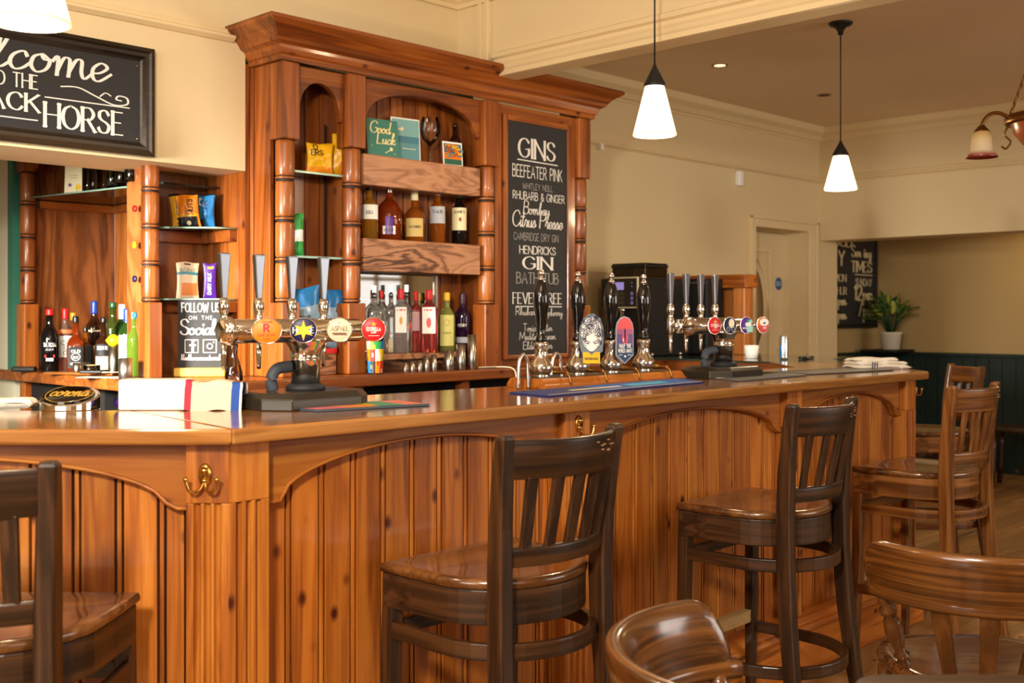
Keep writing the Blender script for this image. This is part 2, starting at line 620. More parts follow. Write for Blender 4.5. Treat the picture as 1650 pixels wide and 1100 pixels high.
# joined script, lower case (x-height .42)
_g('a', .5, '~.4,.36 .22,.42 .04,.24 .1,.02 .26,.04 .4,.3', '~.41,.4 .39,.1 .44,0 .56,.14')
_g('b', .44, '~0,.12 .2,.6 .24,.96 .14,.96 .08,.5 .08,.08 .22,0 .38,.16 .34,.36 .2,.36 .1,.2')
_g('c', .42, '~.36,.32 .28,.42 .1,.32 .04,.14 .14,0 .3,.04 .46,.2')
_g('d', .5, '~.38,.34 .22,.42 .04,.24 .1,.02 .26,.04 .4,.3', '~.46,1 .4,.5 .38,.08 .46,0 .56,.14')
_g('e', .42, '~.02,.16 .22,.2 .36,.34 .22,.43 .06,.28 .08,.06 .22,0 .46,.2')
_g('g', .46, '~.38,.34 .22,.42 .04,.24 .1,.04 .26,.06 .38,.3', '~.4,.4 .38,-.2 .24,-.42 .08,-.3 .5,.14')
_g('i', .22, '~.04,.16 .12,.42 .1,.1 .18,0 .28,.14', '.14,.6 .15,.66')
_g('k', .46, '~0,.12 .2,.7 .22,.98 .12,.96 .08,.4 .06,0', '~.08,.2 .3,.42 .34,.3 .12,.2 .34,0 .5,.12')
_g('l', .28, '~0,.14 .2,.6 .26,.94 .16,1 .08,.7 .08,.12 .16,0 .34,.16')
_g('m', .8, '~0,.3 .1,.42 .12,0', '~.12,.1 .22,.4 .34,.4 .36,.2 .36,0', '~.36,.1 .48,.4 .6,.4 .62,.14 .7,0 .86,.16')
_g('n', .5, '~0,.3 .08,.42 .1,0', '~.1,.12 .24,.4 .34,.38 .34,.12 .42,0 .54,.14')
_g('o', .46, '~.24,.42 .08,.34 .04,.14 .16,0 .34,.08 .4,.28 .24,.42 .3,.3 .5,.34')
_g('r', .36, '~0,.16 .1,.46 .16,.38 .3,.38 .24,.1 .3,0 .4,.14')
_g('s', .36, '~0,.14 .16,.44 .26,.26 .26,.06 .12,0 .02,.06', '~.2,.02 .28,.04 .4,.16')
_g('t', .3, '~.18,.9 .1,.4 .1,.06 .2,0 .34,.14', '.0,.6 .3,.64')
_g('u', .5, '~.02,.2 .08,.42 .06,.12 .16,0 .3,.1 .38,.4', '~.38,.4 .36,.1 .44,0 .54,.14')
_g('y', .46, '~.02,.2 .08,.42 .06,.16 .16,.06 .3,.14 .38,.4', '~.38,.4 .36,-.2 .24,-.42 .08,-.3 .5,.14')
_g('p', .46, '~.04,.3 .1,.42 .08,-.4', '~.08,.2 .22,.42 .38,.34 .38,.12 .24,0 .1,.06')
_g('h', .5, '~0,.12 .2,.7 .22,.98 .12,.96 .08,.4 .06,0', '~.08,.16 .24,.42 .34,.36 .34,.1 .42,0 .54,.14')
SCAP = {'G': GLY['G'], 'L': GLY['L'], 'S': GLY['S']}


def _smooth(p, n=5):
    if len(p) < 3:
        return p
    out = []
    for i in range(len(p) - 1):
        a, b, c, d = p[max(i - 1, 0)], p[i], p[i + 1], p[min(i + 2, len(p) - 1)]
        for k in range(n):
            t = k / n
            out.append(tuple(.5 * (2 * b[j] + (c[j] - a[j]) * t + (2 * a[j] - 5 * b[j] + 4 * c[j] - d[j]) * t * t + (3 * b[j] - a[j] - 3 * c[j] + d[j]) * t ** 3) for j in (0, 1)))
    out.append(p[-1])
    return out


def _ribbon(pts, thin, thick):
    n = len(pts)
    L, R = [], []
    for i in range(n):
        (x0, y0), (x1, y1) = pts[max(i - 1, 0)], pts[min(i + 1, n - 1)]
        dx, dy = x1 - x0, y1 - y0
        l = math.hypot(dx, dy) or 1e-6
        w = (thin + (thick - thin) * abs(dy / l) ** 1.5) / 2
        nx, ny = -dy / l * w, dx / l * w
        e = (-.6 * w if i == 0 else .6 * w if i == n - 1 else 0)
        ex, ey = dx / l * e, dy / l * e
        L.append((pts[i][0] + nx + ex, pts[i][1] + ny + ey))
        R.append((pts[i][0] - nx + ex, pts[i][1] - ny + ey))
    return [[L[i], R[i], R[i + 1], L[i + 1]] for i in range(n - 1)]


def letters(text, h, cx=0, y=0, width=None, thin=.06, thick=.06, serif=0, gap=.2, slant=0, left=False):
    """Quads for a line of lettering: cap height h, centred on cx with its baseline at y, squeezed to `width`."""
    quads, x = [], 0
    for ch in text:
        w, st = GLY.get(ch, GLY[' '])
        for sm, p in st:
            p = [(x + a, b) for a, b in p]
            if sm:
                p = _smooth(p)
            quads += _ribbon(p, thin, thick)
            if serif:
                for (ax, ay), (bx, by) in ((p[0], p[1]), (p[-1], p[-2])):
                    if abs(by - ay) > .5 * abs(bx - ax) and (ay < .02 or ay > .98):
                        quads.append([(ax - serif, ay - thin / 2), (ax + serif, ay - thin / 2), (ax + serif, ay + thin / 2), (ax - serif, ay + thin / 2)])
        x += w + gap
    tot = max(x - gap, .01)
    sx = h if width is None else width / tot
    x0 = cx if left else cx - tot * sx / 2
    return [[(x0 + (a + slant * b) * sx, y + b * h) for a, b in q] for q in quads]


def rect(x0, x1, y0, y1):
    return [[(x0, y0), (x1, y0), (x1, y1), (x0, y1)]]


def disc(cx, cy, r, ry=None, n=28):
    ry = ry or r
    return [[(cx + r * math.cos(2 * PI * k / n), cy + ry * math.sin(2 * PI * k / n)) for k in range(n)]]


def ringq(cx, cy, r, w, n=28):
    o = []
    for k in range(n):
        a, b = 2 * PI * k / n, 2 * PI * (k + 1) / n
        o.append([(cx + (r - w) * math.cos(a), cy + (r - w) * math.sin(a)), (cx + r * math.cos(a), cy + r * math.sin(a)), (cx + r * math.cos(b), cy + r * math.sin(b)), (cx + (r - w) * math.cos(b), cy + (r - w) * math.sin(b))])
    return o


def star(cx, cy, r, n=6, inner=.45, rot=PI / 2):
    return [[(cx + (r if k % 2 == 0 else r * inner) * math.cos(rot + PI * k / n), cy + (r if k % 2 == 0 else r * inner) * math.sin(rot + PI * k / n)) for k in range(2 * n)]]


def line(x0, y0, x1, y1, w):
    return _ribbon([(x0, y0), (x1, y1)], w, w)

# ================================================================== the setting
ZC, ZF, WZ = 2.95, 2.787, 1.07               # main ceiling, far ceiling, worktop height
WT = 1.072


def wall(name, mat, *boxes, **k):
    b = mb(mat)
    for q in boxes:
        b.box(*q)
    return struct(b.done(name, **k))


wall('floor', floor_w, (-3.1, 10.2, -3.7, 7.3, -.05, -.002))
fl = MB().m(floor_w)
y = -3.6
row = 0
while y < 7.1:                                # loose-laid boards: each its own tone
    x = -3 - (row * .83) % 2.2
    while x < 9.9:
        fl.box(max(x, -3) + .002, min(x + 2.2, 9.9) - .002, y + .0025, y + .1425, -.03, 0)
        x += 2.2
    y += .145
    row += 1
struct(fl.done('floor_boards'))
wall('ceiling', white_ceil, (-3.1, 3.63, -3.7, 7.3, ZC, ZC + .1))
wall('ceiling_far', white_ceil, (3.63, 8.32, -3.7, 4.6, ZF, ZF + .1))
wall('ceiling_inner', white_ceil, (8.3, 10.1, -3.7, 4.8, 2.45, 2.55))
wall('wall_back', cream, (-3, 2.39, 3.81, 4.17, 1.878, ZC), (2.44, 3.53, 3.812, 4.17, 0, ZC), (2.39, 2.44, 3.81, 4.17, 2.325, ZC))
wall('wall_partition', cream, (3.53, 3.63, 3.555, 3.812, 2.44, ZC), (3.53, 3.63, 3.812, 4.5, 0, ZC), (3.53, 3.63, -3.6, 3.555, 2.381, ZC))
wall('wall_far', cream, (3.63, 7.06, 4.44, 4.6, 0, ZF), (7.83, 8.32, 4.44, 4.6, 0, ZF), (7.06, 7.83, 4.44, 4.6, 1.962, ZF))
wall('wall_right', cream, (8.03, 8.32, -3.6, 4.44, 1.903, ZF))
wall('wall_inner_left', olive_wall, (8.32, 9.5, 4.65, 4.75, 0, 2.45))
wall('wall_inner_back', olive_wall, (9.44, 9.54, -3.6, 4.65, 0, 2.45))
wall('wall_behind_camera', cream, (-3, 10, -3.7, -3.6, 0, ZC))
wall('wall_left', cream, (-3.1, -3, -3.7, 7.2, 0, ZC))
wall('wall_servery', sage_wall, (1.985, 2.1, 5.045, 7.2, 0, ZC), (-3, 2.1, 7.2, 7.3, 0, ZC))
wall('trim_green', green_trim, (1.955, 2.1, 4.995, 5.045, 1.03, ZC))
# dark green boarding of the inner room with a moulded cap
b = mb(green_dark)
y = -3.5
while y < 4.6:
    b.box(9.42, 9.44, y + .003, y + .107, 0, .96)
    y += .11
x = 8.34
while x < 9.4:
    b.box(x + .003, x + .107, 4.63, 4.65, 0, .96)
    x += .11
b.box(9.39, 9.44, -3.5, 4.65, .96, .99).box(8.33, 9.44, 4.6, 4.65, .96, .99)
struct(b.done('wall_inner_panelling', bevel=.003))
# picture rails, cornices and the architrave round the wide opening
rail = [(0, 0), (.012, 0), (.03, .012), (.03, .022), (.012, .03), (.02, .044), (0, .05)]
crn = [(0, 0), (.012, 0), (.012, .012), (.028, .02), (.05, .05), (.09, .075), (.1, .11), (.1, .12), (0, .12)]
big = [(0, 0), (.014, 0), (.014, .02), (.03, .03), (.05, .07), (.1, .14), (.16, .18), (.18, .2), (.18, .218), (0, .218)]


def trim(name, prof, pts, mat=cream_trim):
    return struct(mb(mat).sweep(prof, pts).done(name))


trim('trim_picture_rail_back', rail, [(-3, 3.81, 2.372), (2.33, 3.81, 2.372)])
trim('trim_picture_rail_far', rail, [(3.63, 4.44, 2.362), (8.03, 4.44, 2.362), (8.03, -3.6, 2.362)])
trim('trim_cornice_far', crn, [(3.63, 4.44, ZF - .12), (8.03, 4.44, ZF - .12), (8.03, -3.6, ZF - .12)])
trim('trim_cornice_main', big, [(-3, 3.81, 2.732), (3.53, 3.81, 2.732), (3.53, -3.6, 2.732)])
arch = [(0, 0), (.016, .002), (.016, .022), (.024, .03), (.03, .045), (.02, .06), (.02, .075), (.036, .082), (.04, .1), (.026, .108), (0, .112)]
mb_ = mb(cream_trim)
mb_.sweep([(p[0], p[1]) for p in arch], [(3.53, 3.555, 2.381), (3.53, -3.6, 2.381)])
struct(mb_.done('trim_architrave'))
mb_ = mb(cream_trim)
for dy, w in ((0, .03), (.034, .014), (.052, .022), (.08, .01)):
    mb_.box(3.53 - w, 3.53, 3.58 + dy, 3.58 + dy + .026, 2.46, 2.73)
struct(mb_.done('trim_pilaster', bevel=.004))
# doorway in the far wall
b = mb(cream_trim)
for q in ((6.975, 7.06, 4.41, 4.44, 0, 2.04), (7.83, 7.945, 4.41, 4.44, 0, 2.04), (7.06, 7.83, 4.41, 4.44, 1.962, 2.04),
          (6.975, 7.0, 4.395, 4.41, 0, 2.04), (7.92, 7.945, 4.395, 4.41, 0, 2.04), (6.975, 7.945, 4.395, 4.41, 2.02, 2.045),
          (7.03, 7.06, 4.6, 4.9, 0, 1.99), (7.83, 7.86, 4.6, 4.9, 0, 1.99), (7.03, 7.86, 4.6, 4.9, 1.962, 1.99)):
    b.box(*q)
struct(b.done('trim_doorway', bevel=.004))
door = struct(mb(cream).box(7.06, 7.83, 4.65, 4.69, 0, 1.955).done('door_1', bevel=.003))
door_frame = mb(cream_trim)
for q in ((7.09, 7.8, 4.63, 4.65, .05, .1), (7.09, 7.8, 4.63, 4.65, .72, .76), (7.6, 7.63, 4.63, 4.65, .86, 1.8), (7.13, 7.16, 4.63, 4.65, .86, 1.8), (7.13, 7.63, 4.63, 4.65, 1.8, 1.83)):
    door_frame.box(*q)
door_frame.tube([(7.38 + .21 * math.cos(PI * k / 20), 4.645, 1.42 + .34 * math.sin(PI * k / 20)) for k in range(21)], .012, 8)
door_frame.done('door_moulding', door, bevel=.003)
mb(olive_wall).lathe([(.001, 0), (1, 0), (1, .012), (.96, .016), (.001, .016)], (0, 0, 0), 40, axis='y').done('door_glass', door, loc=(7.38, 4.632, 1.36)).scale = (.135, 1, .31)
mb(cream_trim).box(7.74, 7.78, 4.62, 4.65, .95, 1.05).done('door_latch', door, bevel=.004)
# unseen windows with glowing panes; third and fourth added to brighten mirror and far room
pane = plain('unseen_window_glow', (250, 250, 250), .3, emit=(244, 246, 250), estr=1.1)
for k, (w0, w1, ax) in enumerate((((-.1), 1.9, 'x'), (-.8, 1.4, 'y'), (4.3, 7.7, 'y'), (8.5, 9.3, 'y'))):
    f = mb(cream_trim)
    g = mb(pane)
    if ax == 'x':
        q = lambda a0, a1, d0, d1, z0, z1: (-3 + d0, -3 + d1, a0, a1, z0, z1)
    else:
        q = lambda a0, a1, d0, d1, z0, z1: (a0, a1, -3.6 + d0, -3.6 + d1, z0, z1)
    g.box(*q(w0, w1, .002, .012, .95, 2.5))
    for a0, a1, z0, z1 in ((w0 - .08, w0, .9, 2.58), (w1, w1 + .08, .9, 2.58), (w0, w1, .9, .96), (w0, w1, 2.5, 2.58), ((w0 + w1) / 2 - .03, (w0 + w1) / 2 + .03, .96, 2.5), (w0, w1, 1.75, 1.8)):
        f.box(*q(a0, a1, .0, .05, z0, z1))
    fo = struct(f.done('window_%d' % (k + 1), bevel=.004))
    g.done('pane', fo)

# ================================================================== the bar
P1, P2 = (1.2615, 2.06), (4.667, 2.06)
R2 = math.sqrt(.5)
CH_L, CH_R = 1.62, .95


def fluted(b, s0, s1, z0, z1, zt):
    """A pilaster with three round-ended flutes, face at y=0."""
    w = s1 - s0
    pr = [(s0, .075), (s0, 0)]
    for k in range(3):
        c = s0 + w * (.26 + .24 * k)
        for a in range(7):
            pr.append((c - .0075 * math.cos(PI * a / 6), .013 * math.sin(PI * a / 6)))
    pr += [(s1, 0), (s1, .075)]
    b.prism(pr, 'z', z0, zt)
    b.box(s0, s1, 0, .075, zt, z1)


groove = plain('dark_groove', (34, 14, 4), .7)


def bay(root, s0, s1, tag_name=''):
    z_end, z_top, z_ap = .884, 1.036, .996
    b = mb(pine_z)
    s = s0
    while s < s1 - .012:
        e = min(s + .0935, s1)
        b.box(s + .003, max(e - .0185, s + .006), .052, .069, .19, 1.0)
        if e - s > .03:
            b.box(e - .0125, e - .003, .053, .069, .19, 1.0)
        s = e
    b.m(groove).box(s0, s1, .068, .074, .19, 1.03)
    b.done('boarding', root, bevel=.0012)
    n, up, lo = 44, [], []
    for k in range(n + 1):
        x = s0 + (s1 - s0) * k / n
        d = min(x - s0, s1 - x)
        u = (x - (s0 + s1) / 2) / ((s1 - s0) / 2 - .05)
        z = z_end if d < .045 else z_end + .012 + (z_ap - z_end - .012) * math.sqrt(max(0, 1 - (abs(u)) ** 2.0)) ** 1.15
        lo.append((x, z))
        up.append((x, z_top))
    a = mb(pine_x).strip(up, lo, 'y', .028, .052)
    a.done('arched_rail', root, bevel=.003)
    m = mb(pine_x)
    m.tube([(x, .026, z + .006) for x, z in lo], .005, 6)
    m.done('bead_moulding', root)


def plinth(root, s0, s1):
    mb(pine_x).box(s0, s1, -.03, .06, 0, .15).done('plinth', root, bevel=.003)
    pr = [(.06, 0), (-.04, 0), (-.046, .012), (-.04, .026), (-.03, .03), (-.028, .036), (-.016, .05), (.0, .052), (.06, .052)]
    mb(pine_x).prism([(p[0], p[1] + .15) for p in pr], 'x', s0, s1).done('plinth_moulding', root)


bar = thing('bar_counter_front', 'long honey pine bar front with arched boarded panels and fluted pilasters', 'bar', (P1[0], P1[1], 0))
o_ = .05


def section(px, py, rz, name):
    e = bpy.data.objects.new(name, None)
    COL.objects.link(e)
    e.parent = bar
    e.location = (px - P1[0], py - P1[1], 0)
    e.rotation_euler = (0, 0, rz)
    return e


dxl = o_ * math.tan(PI / 8)
s_front = section(P1[0] + dxl, P1[1] + o_, 0, 'front_section')
L_front = P2[0] - P1[0] - 2 * dxl
xs = lambda X: X - P1[0] - dxl
pil = [(0, xs(1.385)), (xs(2.373), xs(2.482)), (xs(3.59), xs(3.69)), (L_front - .095, L_front)]
for a, e in pil:
    b = mb(pine_z)
    fluted(b, a, e, .19, 1.036, .905)
    b.done('pilaster', s_front, bevel=.002)
for k in range(3):
    bay(s_front, pil[k][1], pil[k + 1][0])
plinth(s_front, -.02, L_front + .02)
c_l = (P1[0] + dxl, P1[1] + o_)
s_left = section(c_l[0] - R2 * CH_L, c_l[1] + R2 * CH_L, -PI / 4, 'left_section')
for a, e in ((CH_L - .092, CH_L), (.35, .44)):
    b = mb(pine_z)
    fluted(b, a, e, .19, 1.036, .905)
    b.done('pilaster', s_left, bevel=.002)
bay(s_left, .44, CH_L - .092)
bay(s_left, 0, .35)
plinth(s_left, 0, CH_L + .02)
c_r = (P2[0] - dxl, P2[1] + o_)
s_right = section(c_r[0], c_r[1], PI / 4, 'right_section')
for a, e in ((0, .095), (CH_R - .095, CH_R)):
    b = mb(pine_z)
    fluted(b, a, e, .19, 1.036, .905)
    b.done('pilaster', s_right, bevel=.002)
bay(s_right, .095, CH_R - .095)
plinth(s_right, -.02, CH_R)
b = mb(void_black)                            # carcass behind the boarding
b.box(.03, L_front - .03, .076, .09, 0, 1.03)
b.done('carcass_back', s_front)

top = thing('bar_worktop', 'polished brown timber bar top with angled ends running along the bar', 'bar top', (P1[0], P1[1], 1.036))


def slab(name, pts, rz, org):
    """One mitred length of the bar top, grain along its own run."""
    c, s = math.cos(-rz), math.sin(-rz)
    loc = [((x - org[0]) * c - (y - org[1]) * s, (x - org[0]) * s + (y - org[1]) * c) for x, y in pts]
    b = mb(top_x).prism(loc, 'z', 0, .034)
    b.done(name, top, bevel=.007, seg=3, loc=(org[0] - P1[0], org[1] - P1[1], 0), rot=(0, 0, rz))


PL = (P1[0] - R2 * CH_L, P1[1] + R2 * CH_L)
PR = (P2[0] + R2 * CH_R, P2[1] + R2 * CH_R)
IL, IR = (1.336, 2.66), (4.60, 2.66)
slab('front_length', [P1, P2, IR, IL], 0, P1)
slab('left_length', [PL, P1, IL, (PL[0] + .47 * R2, PL[1] + .47 * R2)], -PI / 4, PL)
slab('right_length', [P2, PR, (PR[0] - .46 * R2, PR[1] + .46 * R2), IR], PI / 4, P2)


def hook(px, py, z, rz, label):
    t = thing('coat_hook', label, 'coat hook', (px, py, z), rz)
    mb(brass).lathe([(.001, -.006), (.013, -.006), (.015, -.003), (.013, 0), (.001, 0)], (0, 0, .012), 16, axis='y', sx=1, sy=1.7).done('back_plate', t)
    for s in (-1, 1):
        pts = [(0, -.006, .0), (s * .006, -.014, -.016), (s * .016, -.024, -.022), (s * .026, -.03, -.018), (s * .031, -.032, -.006), (s * .033, -.032, .003)]
        b = mb(brass).tube(_curve(pts), .0036, 8)
        b.ball((s * .033, -.032, .006), .0058, seg=10)
        b.done('prong', t)
    mb(brass).ball((0, -.008, .022), .008).ball((0, -.008, 0), .006).done('boss', t)


def _curve(pts, n=5):
    out = []
    for i in range(len(pts) - 1):
        a, b, c, d = (Vector(pts[max(i - 1, 0)]), Vector(pts[i]), Vector(pts[i + 1]), Vector(pts[min(i + 2, len(pts) - 1)]))
        for k in range(n):
            t = k / n
            out.append(.5 * (2 * b + (c - a) * t + (2 * a - 5 * b + 4 * c - d) * t * t + (d - a - 3 * c * 1 + 3 * b) * t ** 3))
    out.append(Vector(pts[-1]))
    return out


h1 = Vector((c_l[0] - R2 * .05, c_l[1] + R2 * .05, 0))
hook(h1.x, h1.y, .955, -PI / 4, 'double brass coat hook on the angled corner pilaster of the bar')
hook(2.428, 2.11, .985, 0, 'double brass coat hook on the pilaster behind the middle stool backrest')
hook(c_r[0] + R2 * .05, c_r[1] + R2 * .05, .985, PI / 4, 'small brass coat hook on the far right end of the bar')

# ================================================================== back bar cabinet
BB = (2.42, 3.6, WT)
bb = thing('back_bar_cabinet', 'tall orange pine back bar cabinet with cornice, turned columns and arches', 'cabinet', (BB[0], BB[1], WT))


def part(b, name, root, **k):
    """Shapes were given in room coordinates: move them into their thing's own frame."""
    base = Vector(root.location)
    for v in b.b.verts:
        v.co -= base
    return b.done(name, root, **k)


def turned(b, x, y, z0, z1, r, n=4):
    h = (z1 - z0) / n
    pr = [(r * .8, z0)]
    for k in range(n):
        a, e = z0 + k * h, z0 + (k + 1) * h
        pr += [(r * 1.0, a + .006), (r * 1.03, a + .009), (r * 1.0, a + .013), (r * .88, a + .0155), (r * .93, a + .018), (r * .985, a + .024), (r, a + h * .4), (r * .99, e - .014), (r * .95, e - .006), (r * .86, e - .003)]
    pr.append((r * .8, z1))
    b.lathe(pr, (x, y, 0), 20, cap=False)
    b.m(groove)  # ring grooves coloured dark to stand in for their shade
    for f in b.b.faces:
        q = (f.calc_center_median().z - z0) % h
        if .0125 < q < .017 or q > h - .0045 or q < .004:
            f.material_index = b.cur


def column(root, x0, x1, y0, y1, zb, zt, ztop, r=None, n=4):
    part(mb(back_z).box(x0, x1, y0, y1, WT, zb), 'column_base', root, bevel=.005)
    b = mb(back_z)
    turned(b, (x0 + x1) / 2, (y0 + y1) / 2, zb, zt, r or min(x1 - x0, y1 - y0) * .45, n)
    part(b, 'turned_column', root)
    if ztop > zt:
        part(mb(back_z).box(x0, x1, y0, y1, zt, ztop), 'column_head', root, bevel=.005)


CT = 2.288
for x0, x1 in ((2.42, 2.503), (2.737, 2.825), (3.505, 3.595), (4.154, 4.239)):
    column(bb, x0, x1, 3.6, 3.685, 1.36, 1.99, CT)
# cornice with mitred returns
cp = [(0, 0), (.014, 0), (.014, .018), (.022, .024), (.03, .04), (.034, .052), (.044, .058), (.052, .062), (.06, .075), (.082, .1), (.112, .118), (.12, .124), (.12, .138), (0, .138)]
b = mb(back_x).sweep(cp, [(2.42, 3.81, CT), (2.42, 3.6, CT), (4.239, 3.6, CT), (4.239, 3.81, CT)])
part(b, 'cornice', bb)
part(mb(back_x).box(2.3, 4.36, 3.49, 3.81, CT + .136, CT + .142), 'cornice_top', bb)
part(mb(back_z).box(2.42, 2.44, 3.685, 3.811, WT, CT).box(2.41, 2.42, 3.79, 3.811, WT, CT), 'side_panel', bb, bevel=.003)
part(mb(back_z).box(4.22, 4.239, 3.685, 3.811, WT, CT), 'side_panel', bb)
# boarded back inside the bays
b = mb(back_z)
x = 2.44
while x < 3.5:
    b.box(x + .002, x + .072, 3.795, 3.81, WT, CT)
    x += .0745
part(b, 'boarded_back', bb, bevel=.003)
part(mb(back_z).box(2.772, 2.79, 3.685, 3.795, WT, CT), 'divider', bb)
part(mb(back_z).box(3.54, 3.56, 3.685, 3.795, WT, CT), 'divider', bb)
part(mb(back_x).box(2.44, 3.6, 3.64, 3.795, CT - .02, CT), 'ceiling_board', bb)


def arch_board(x0, x1, zs, za, name, sh=.02):
    n, up, lo = 40, [], []
    for k in range(n + 1):
        x = x0 + (x1 - x0) * k / n
        d = min(x - x0, x1 - x)
        u = (x - (x0 + x1) / 2) / ((x1 - x0) / 2 - sh)
        lo.append((x, zs if d < sh else zs + .01 + (za - zs - .01) * math.sqrt(max(0, 1 - u * u)) ** .9))
        up.append((x, CT))
    part(mb(back_x).strip(up, lo, 'y', 3.635, 3.66), name, bb, bevel=.003)


arch_board(2.503, 2.737, 2.09, 2.232, 'arched_board')
arch_board(2.825, 3.505, 2.112, 2.254, 'arched_board', .03)
# two chunky oak shelves, the gin step and the mirror
part(mb(oak_x).box(2.827, 3.492, 3.62, 3.79, 1.847, 1.975), 'shelf', bb, bevel=.004)
part(mb(oak_x).box(2.827, 3.492, 3.62, 3.79, 1.493, 1.628), 'shelf', bb, bevel=.004)
part(mb(oak_x).box(2.827, 3.42, 3.655, 3.79, 1.122, 1.147), 'step_shelf', bb, bevel=.003)
part(mb(oak_x).box(2.827, 3.42, 3.7, 3.72, WT, 1.122), 'step_riser', bb)
part(mb(mirror).box(2.827, 3.36, 3.785, 3.792, 1.15, 1.49), 'mirror', bb)
part(mb(steel).box(3.36, 3.372, 3.775, 3.792, 1.15, 1.49), 'mirror_edge', bb)
for z in (1.88, 1.545):
    part(mb(green_edge).box(2.5, 2.76, 3.655, 3.79, z - .008, z), 'glass_shelf', bb)
    part(mb(glass_rim).box(2.5, 2.76, 3.653, 3.655, z - .008, z), 'glass_edge', bb)
part(mb(black_matt).box(2.745, 2.751, 3.772, 3.778, WT, 2.1), 'shelf_upright', bb)
# chalkboard panel on the right
for q in ((3.595, 3.64), (4.112, 4.154)):
    part(mb(back_z).box(*q, 3.63, 3.66, WT, CT), 'stile', bb, bevel=.002)
for q in ((2.245, CT), (WT, 1.105)):
    part(mb(back_x).box(3.64, 4.112, 3.63, 3.66, *q), 'rail', bb, bevel=.002)
part(mb(back_z).box(3.6, 4.15, 3.66, 3.80, WT, CT), 'panel_carcass', bb)
gb = thing('chalkboard', 'tall black chalkboard lettered with a list of gins in pine frame', 'chalkboard', (3.876, 3.632, 1.67))
b = mb(back_z)
for a, e, z0, z1 in ((3.64, 3.668, 1.105, 2.245), (4.084, 4.112, 1.105, 2.245)):
    b.box(a, e, 3.615, 3.63, z0, z1)
b.m(back_x).box(3.668, 4.084, 3.615, 3.63, 2.217, 2.245).box(3.668, 4.084, 3.615, 3.63, 1.105, 1.125)
part(b, 'frame', gb, bevel=.004)
part(mb(slate).box(3.668, 4.084, 3.624, 3.632, 1.125, 2.217), 'board', gb)
bright = MB()
dim = None
GX = (1, 0, 0)
UZ = (0, 0, 1)


def chalk_line(bld, *a, y=3.6228, **k):
    bright.m(chalk if bld else chalk_dim).flat(letters(*a, **k), (3.876, y, 0), GX, UZ)


chalk_line(bright, 'GINS', .088, -.005, 2.056, .25, thin=.045, thick=.17, serif=.1)
bright.m(chalk).flat(line(-.14, 2.042, .14, 2.038, .005), (3.876, 3.6228, 0), GX, UZ)
chalk_line(bright, 'BEEFEATER PINK', .055, 0, 1.962, .345, thin=.09, thick=.12)
chalk_line(dim, 'WHITLEY NEILL', .028, .0, 1.907, .21, thin=.09, thick=.09)
chalk_line(bright, 'RHUBARB & GINGER', .036, .01, 1.857, .36, thin=.1, thick=.13)
chalk_line(bright, 'Bombay', .06, -.01, 1.79, .18, thin=.05, thick=.1, gap=.02, slant=.15)
chalk_line(bright, 'Citrus Presse', .075, .0, 1.728, .35, thin=.05, thick=.11, gap=.02, slant=.15)
chalk_line(dim, 'CAMBRIDGE DRY GIN', .034, -.01, 1.665, .31, thin=.09, thick=.1)
chalk_line(bright, 'HENDRICKS', .036, .0, 1.602, .25, thin=.1, thick=.14)
chalk_line(bright, 'GIN', .058, .0, 1.53, .2, thin=.05, thick=.16, serif=.12)
chalk_line(dim, 'BATH TUB', .05, .0, 1.462, .29, thin=.06, thick=.12, serif=.1)
chalk_line(bright, 'FEVER-TREE', .05, .0, 1.366, .34, thin=.06, thick=.16, serif=.1)
bright.m(chalk).flat(line(-.15, 1.352, .17, 1.352, .004), (3.876, 3.6228, 0), GX, UZ)
chalk_line(bright, 'Rhubarb', .036, -.075, 1.312, .15, thin=.07, thick=.08, gap=.06)
chalk_line(bright, 'Raspberry', .036, .09, 1.308, .17, thin=.07, thick=.08, gap=.06)
chalk_line(bright, '&', .026, .0, 1.276, thin=.1, thick=.12)
chalk_line(bright, 'Tonic Water', .036, .0, 1.235, .2, thin=.07, thick=.08, gap=.06)
chalk_line(bright, 'Mediterranean', .036, .0, 1.195, .25, thin=.07, thick=.08, gap=.05)
chalk_line(bright, 'Elderflower', .036, .0, 1.15, .2, thin=.07, thick=.08, gap=.05)
part(bright, 'lettering', gb)

# ------------------------------------------------------------------ stepped wing of the back bar to the left
wing = thing('back_bar_wing', 'oak lined alcove with turned columns left of the tall back bar', 'cabinet', (2.03, 3.9, WT))
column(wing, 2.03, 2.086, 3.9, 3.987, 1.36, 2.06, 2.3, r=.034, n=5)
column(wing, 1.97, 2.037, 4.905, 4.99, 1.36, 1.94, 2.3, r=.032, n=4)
part(mb(oak_z).box(2.037, 2.42, 4.98, 4.995, WT, 2.3), 'oak_panel', wing)
b = mb(pine_z)
y = 4.0
while y < 4.975:
    b.box(2.42, 2.435, y + .002, min(y + .085, 4.98), WT, 2.3)
    y += .0875
part(b, 'boarded_back', wing, bevel=.003)
part(mb(oak_z).box(2.086, 2.39, 4.12, 4.135, WT, 2.3).box(2.06, 2.086, 3.99, 4.135, WT, 2.3), 'oak_panel', wing)
part(mb(back_z).box(2.39, 2.41, 3.812, 4.12, WT, 2.3), 'lit_side_panel', wing)
part(mb(oak_x).box(1.97, 2.435, 3.99, 4.99, 2.3, 2.32), 'canopy_board', wing)
gl = mb(green_edge)
gl.prism([(2.42, 4.0), (2.42, 4.978), (2.04, 4.978), (2.0, 4.93), (2.14, 4.0)], 'z', 1.822, 1.83)
part(gl, 'glass_shelf', wing)
part(mb(glass_rim).tube([(2.0, 4.93, 1.826), (2.14, 4.0, 1.826)], .004, 4), 'glass_edge', wing)
part(mb(back_x).box(2.06, 2.42, 4.955, 4.98, 1.785, 1.82).box(2.395, 2.42, 4.0, 4.955, 1.785, 1.82), 'shelf_cleat', wing, bevel=.002)
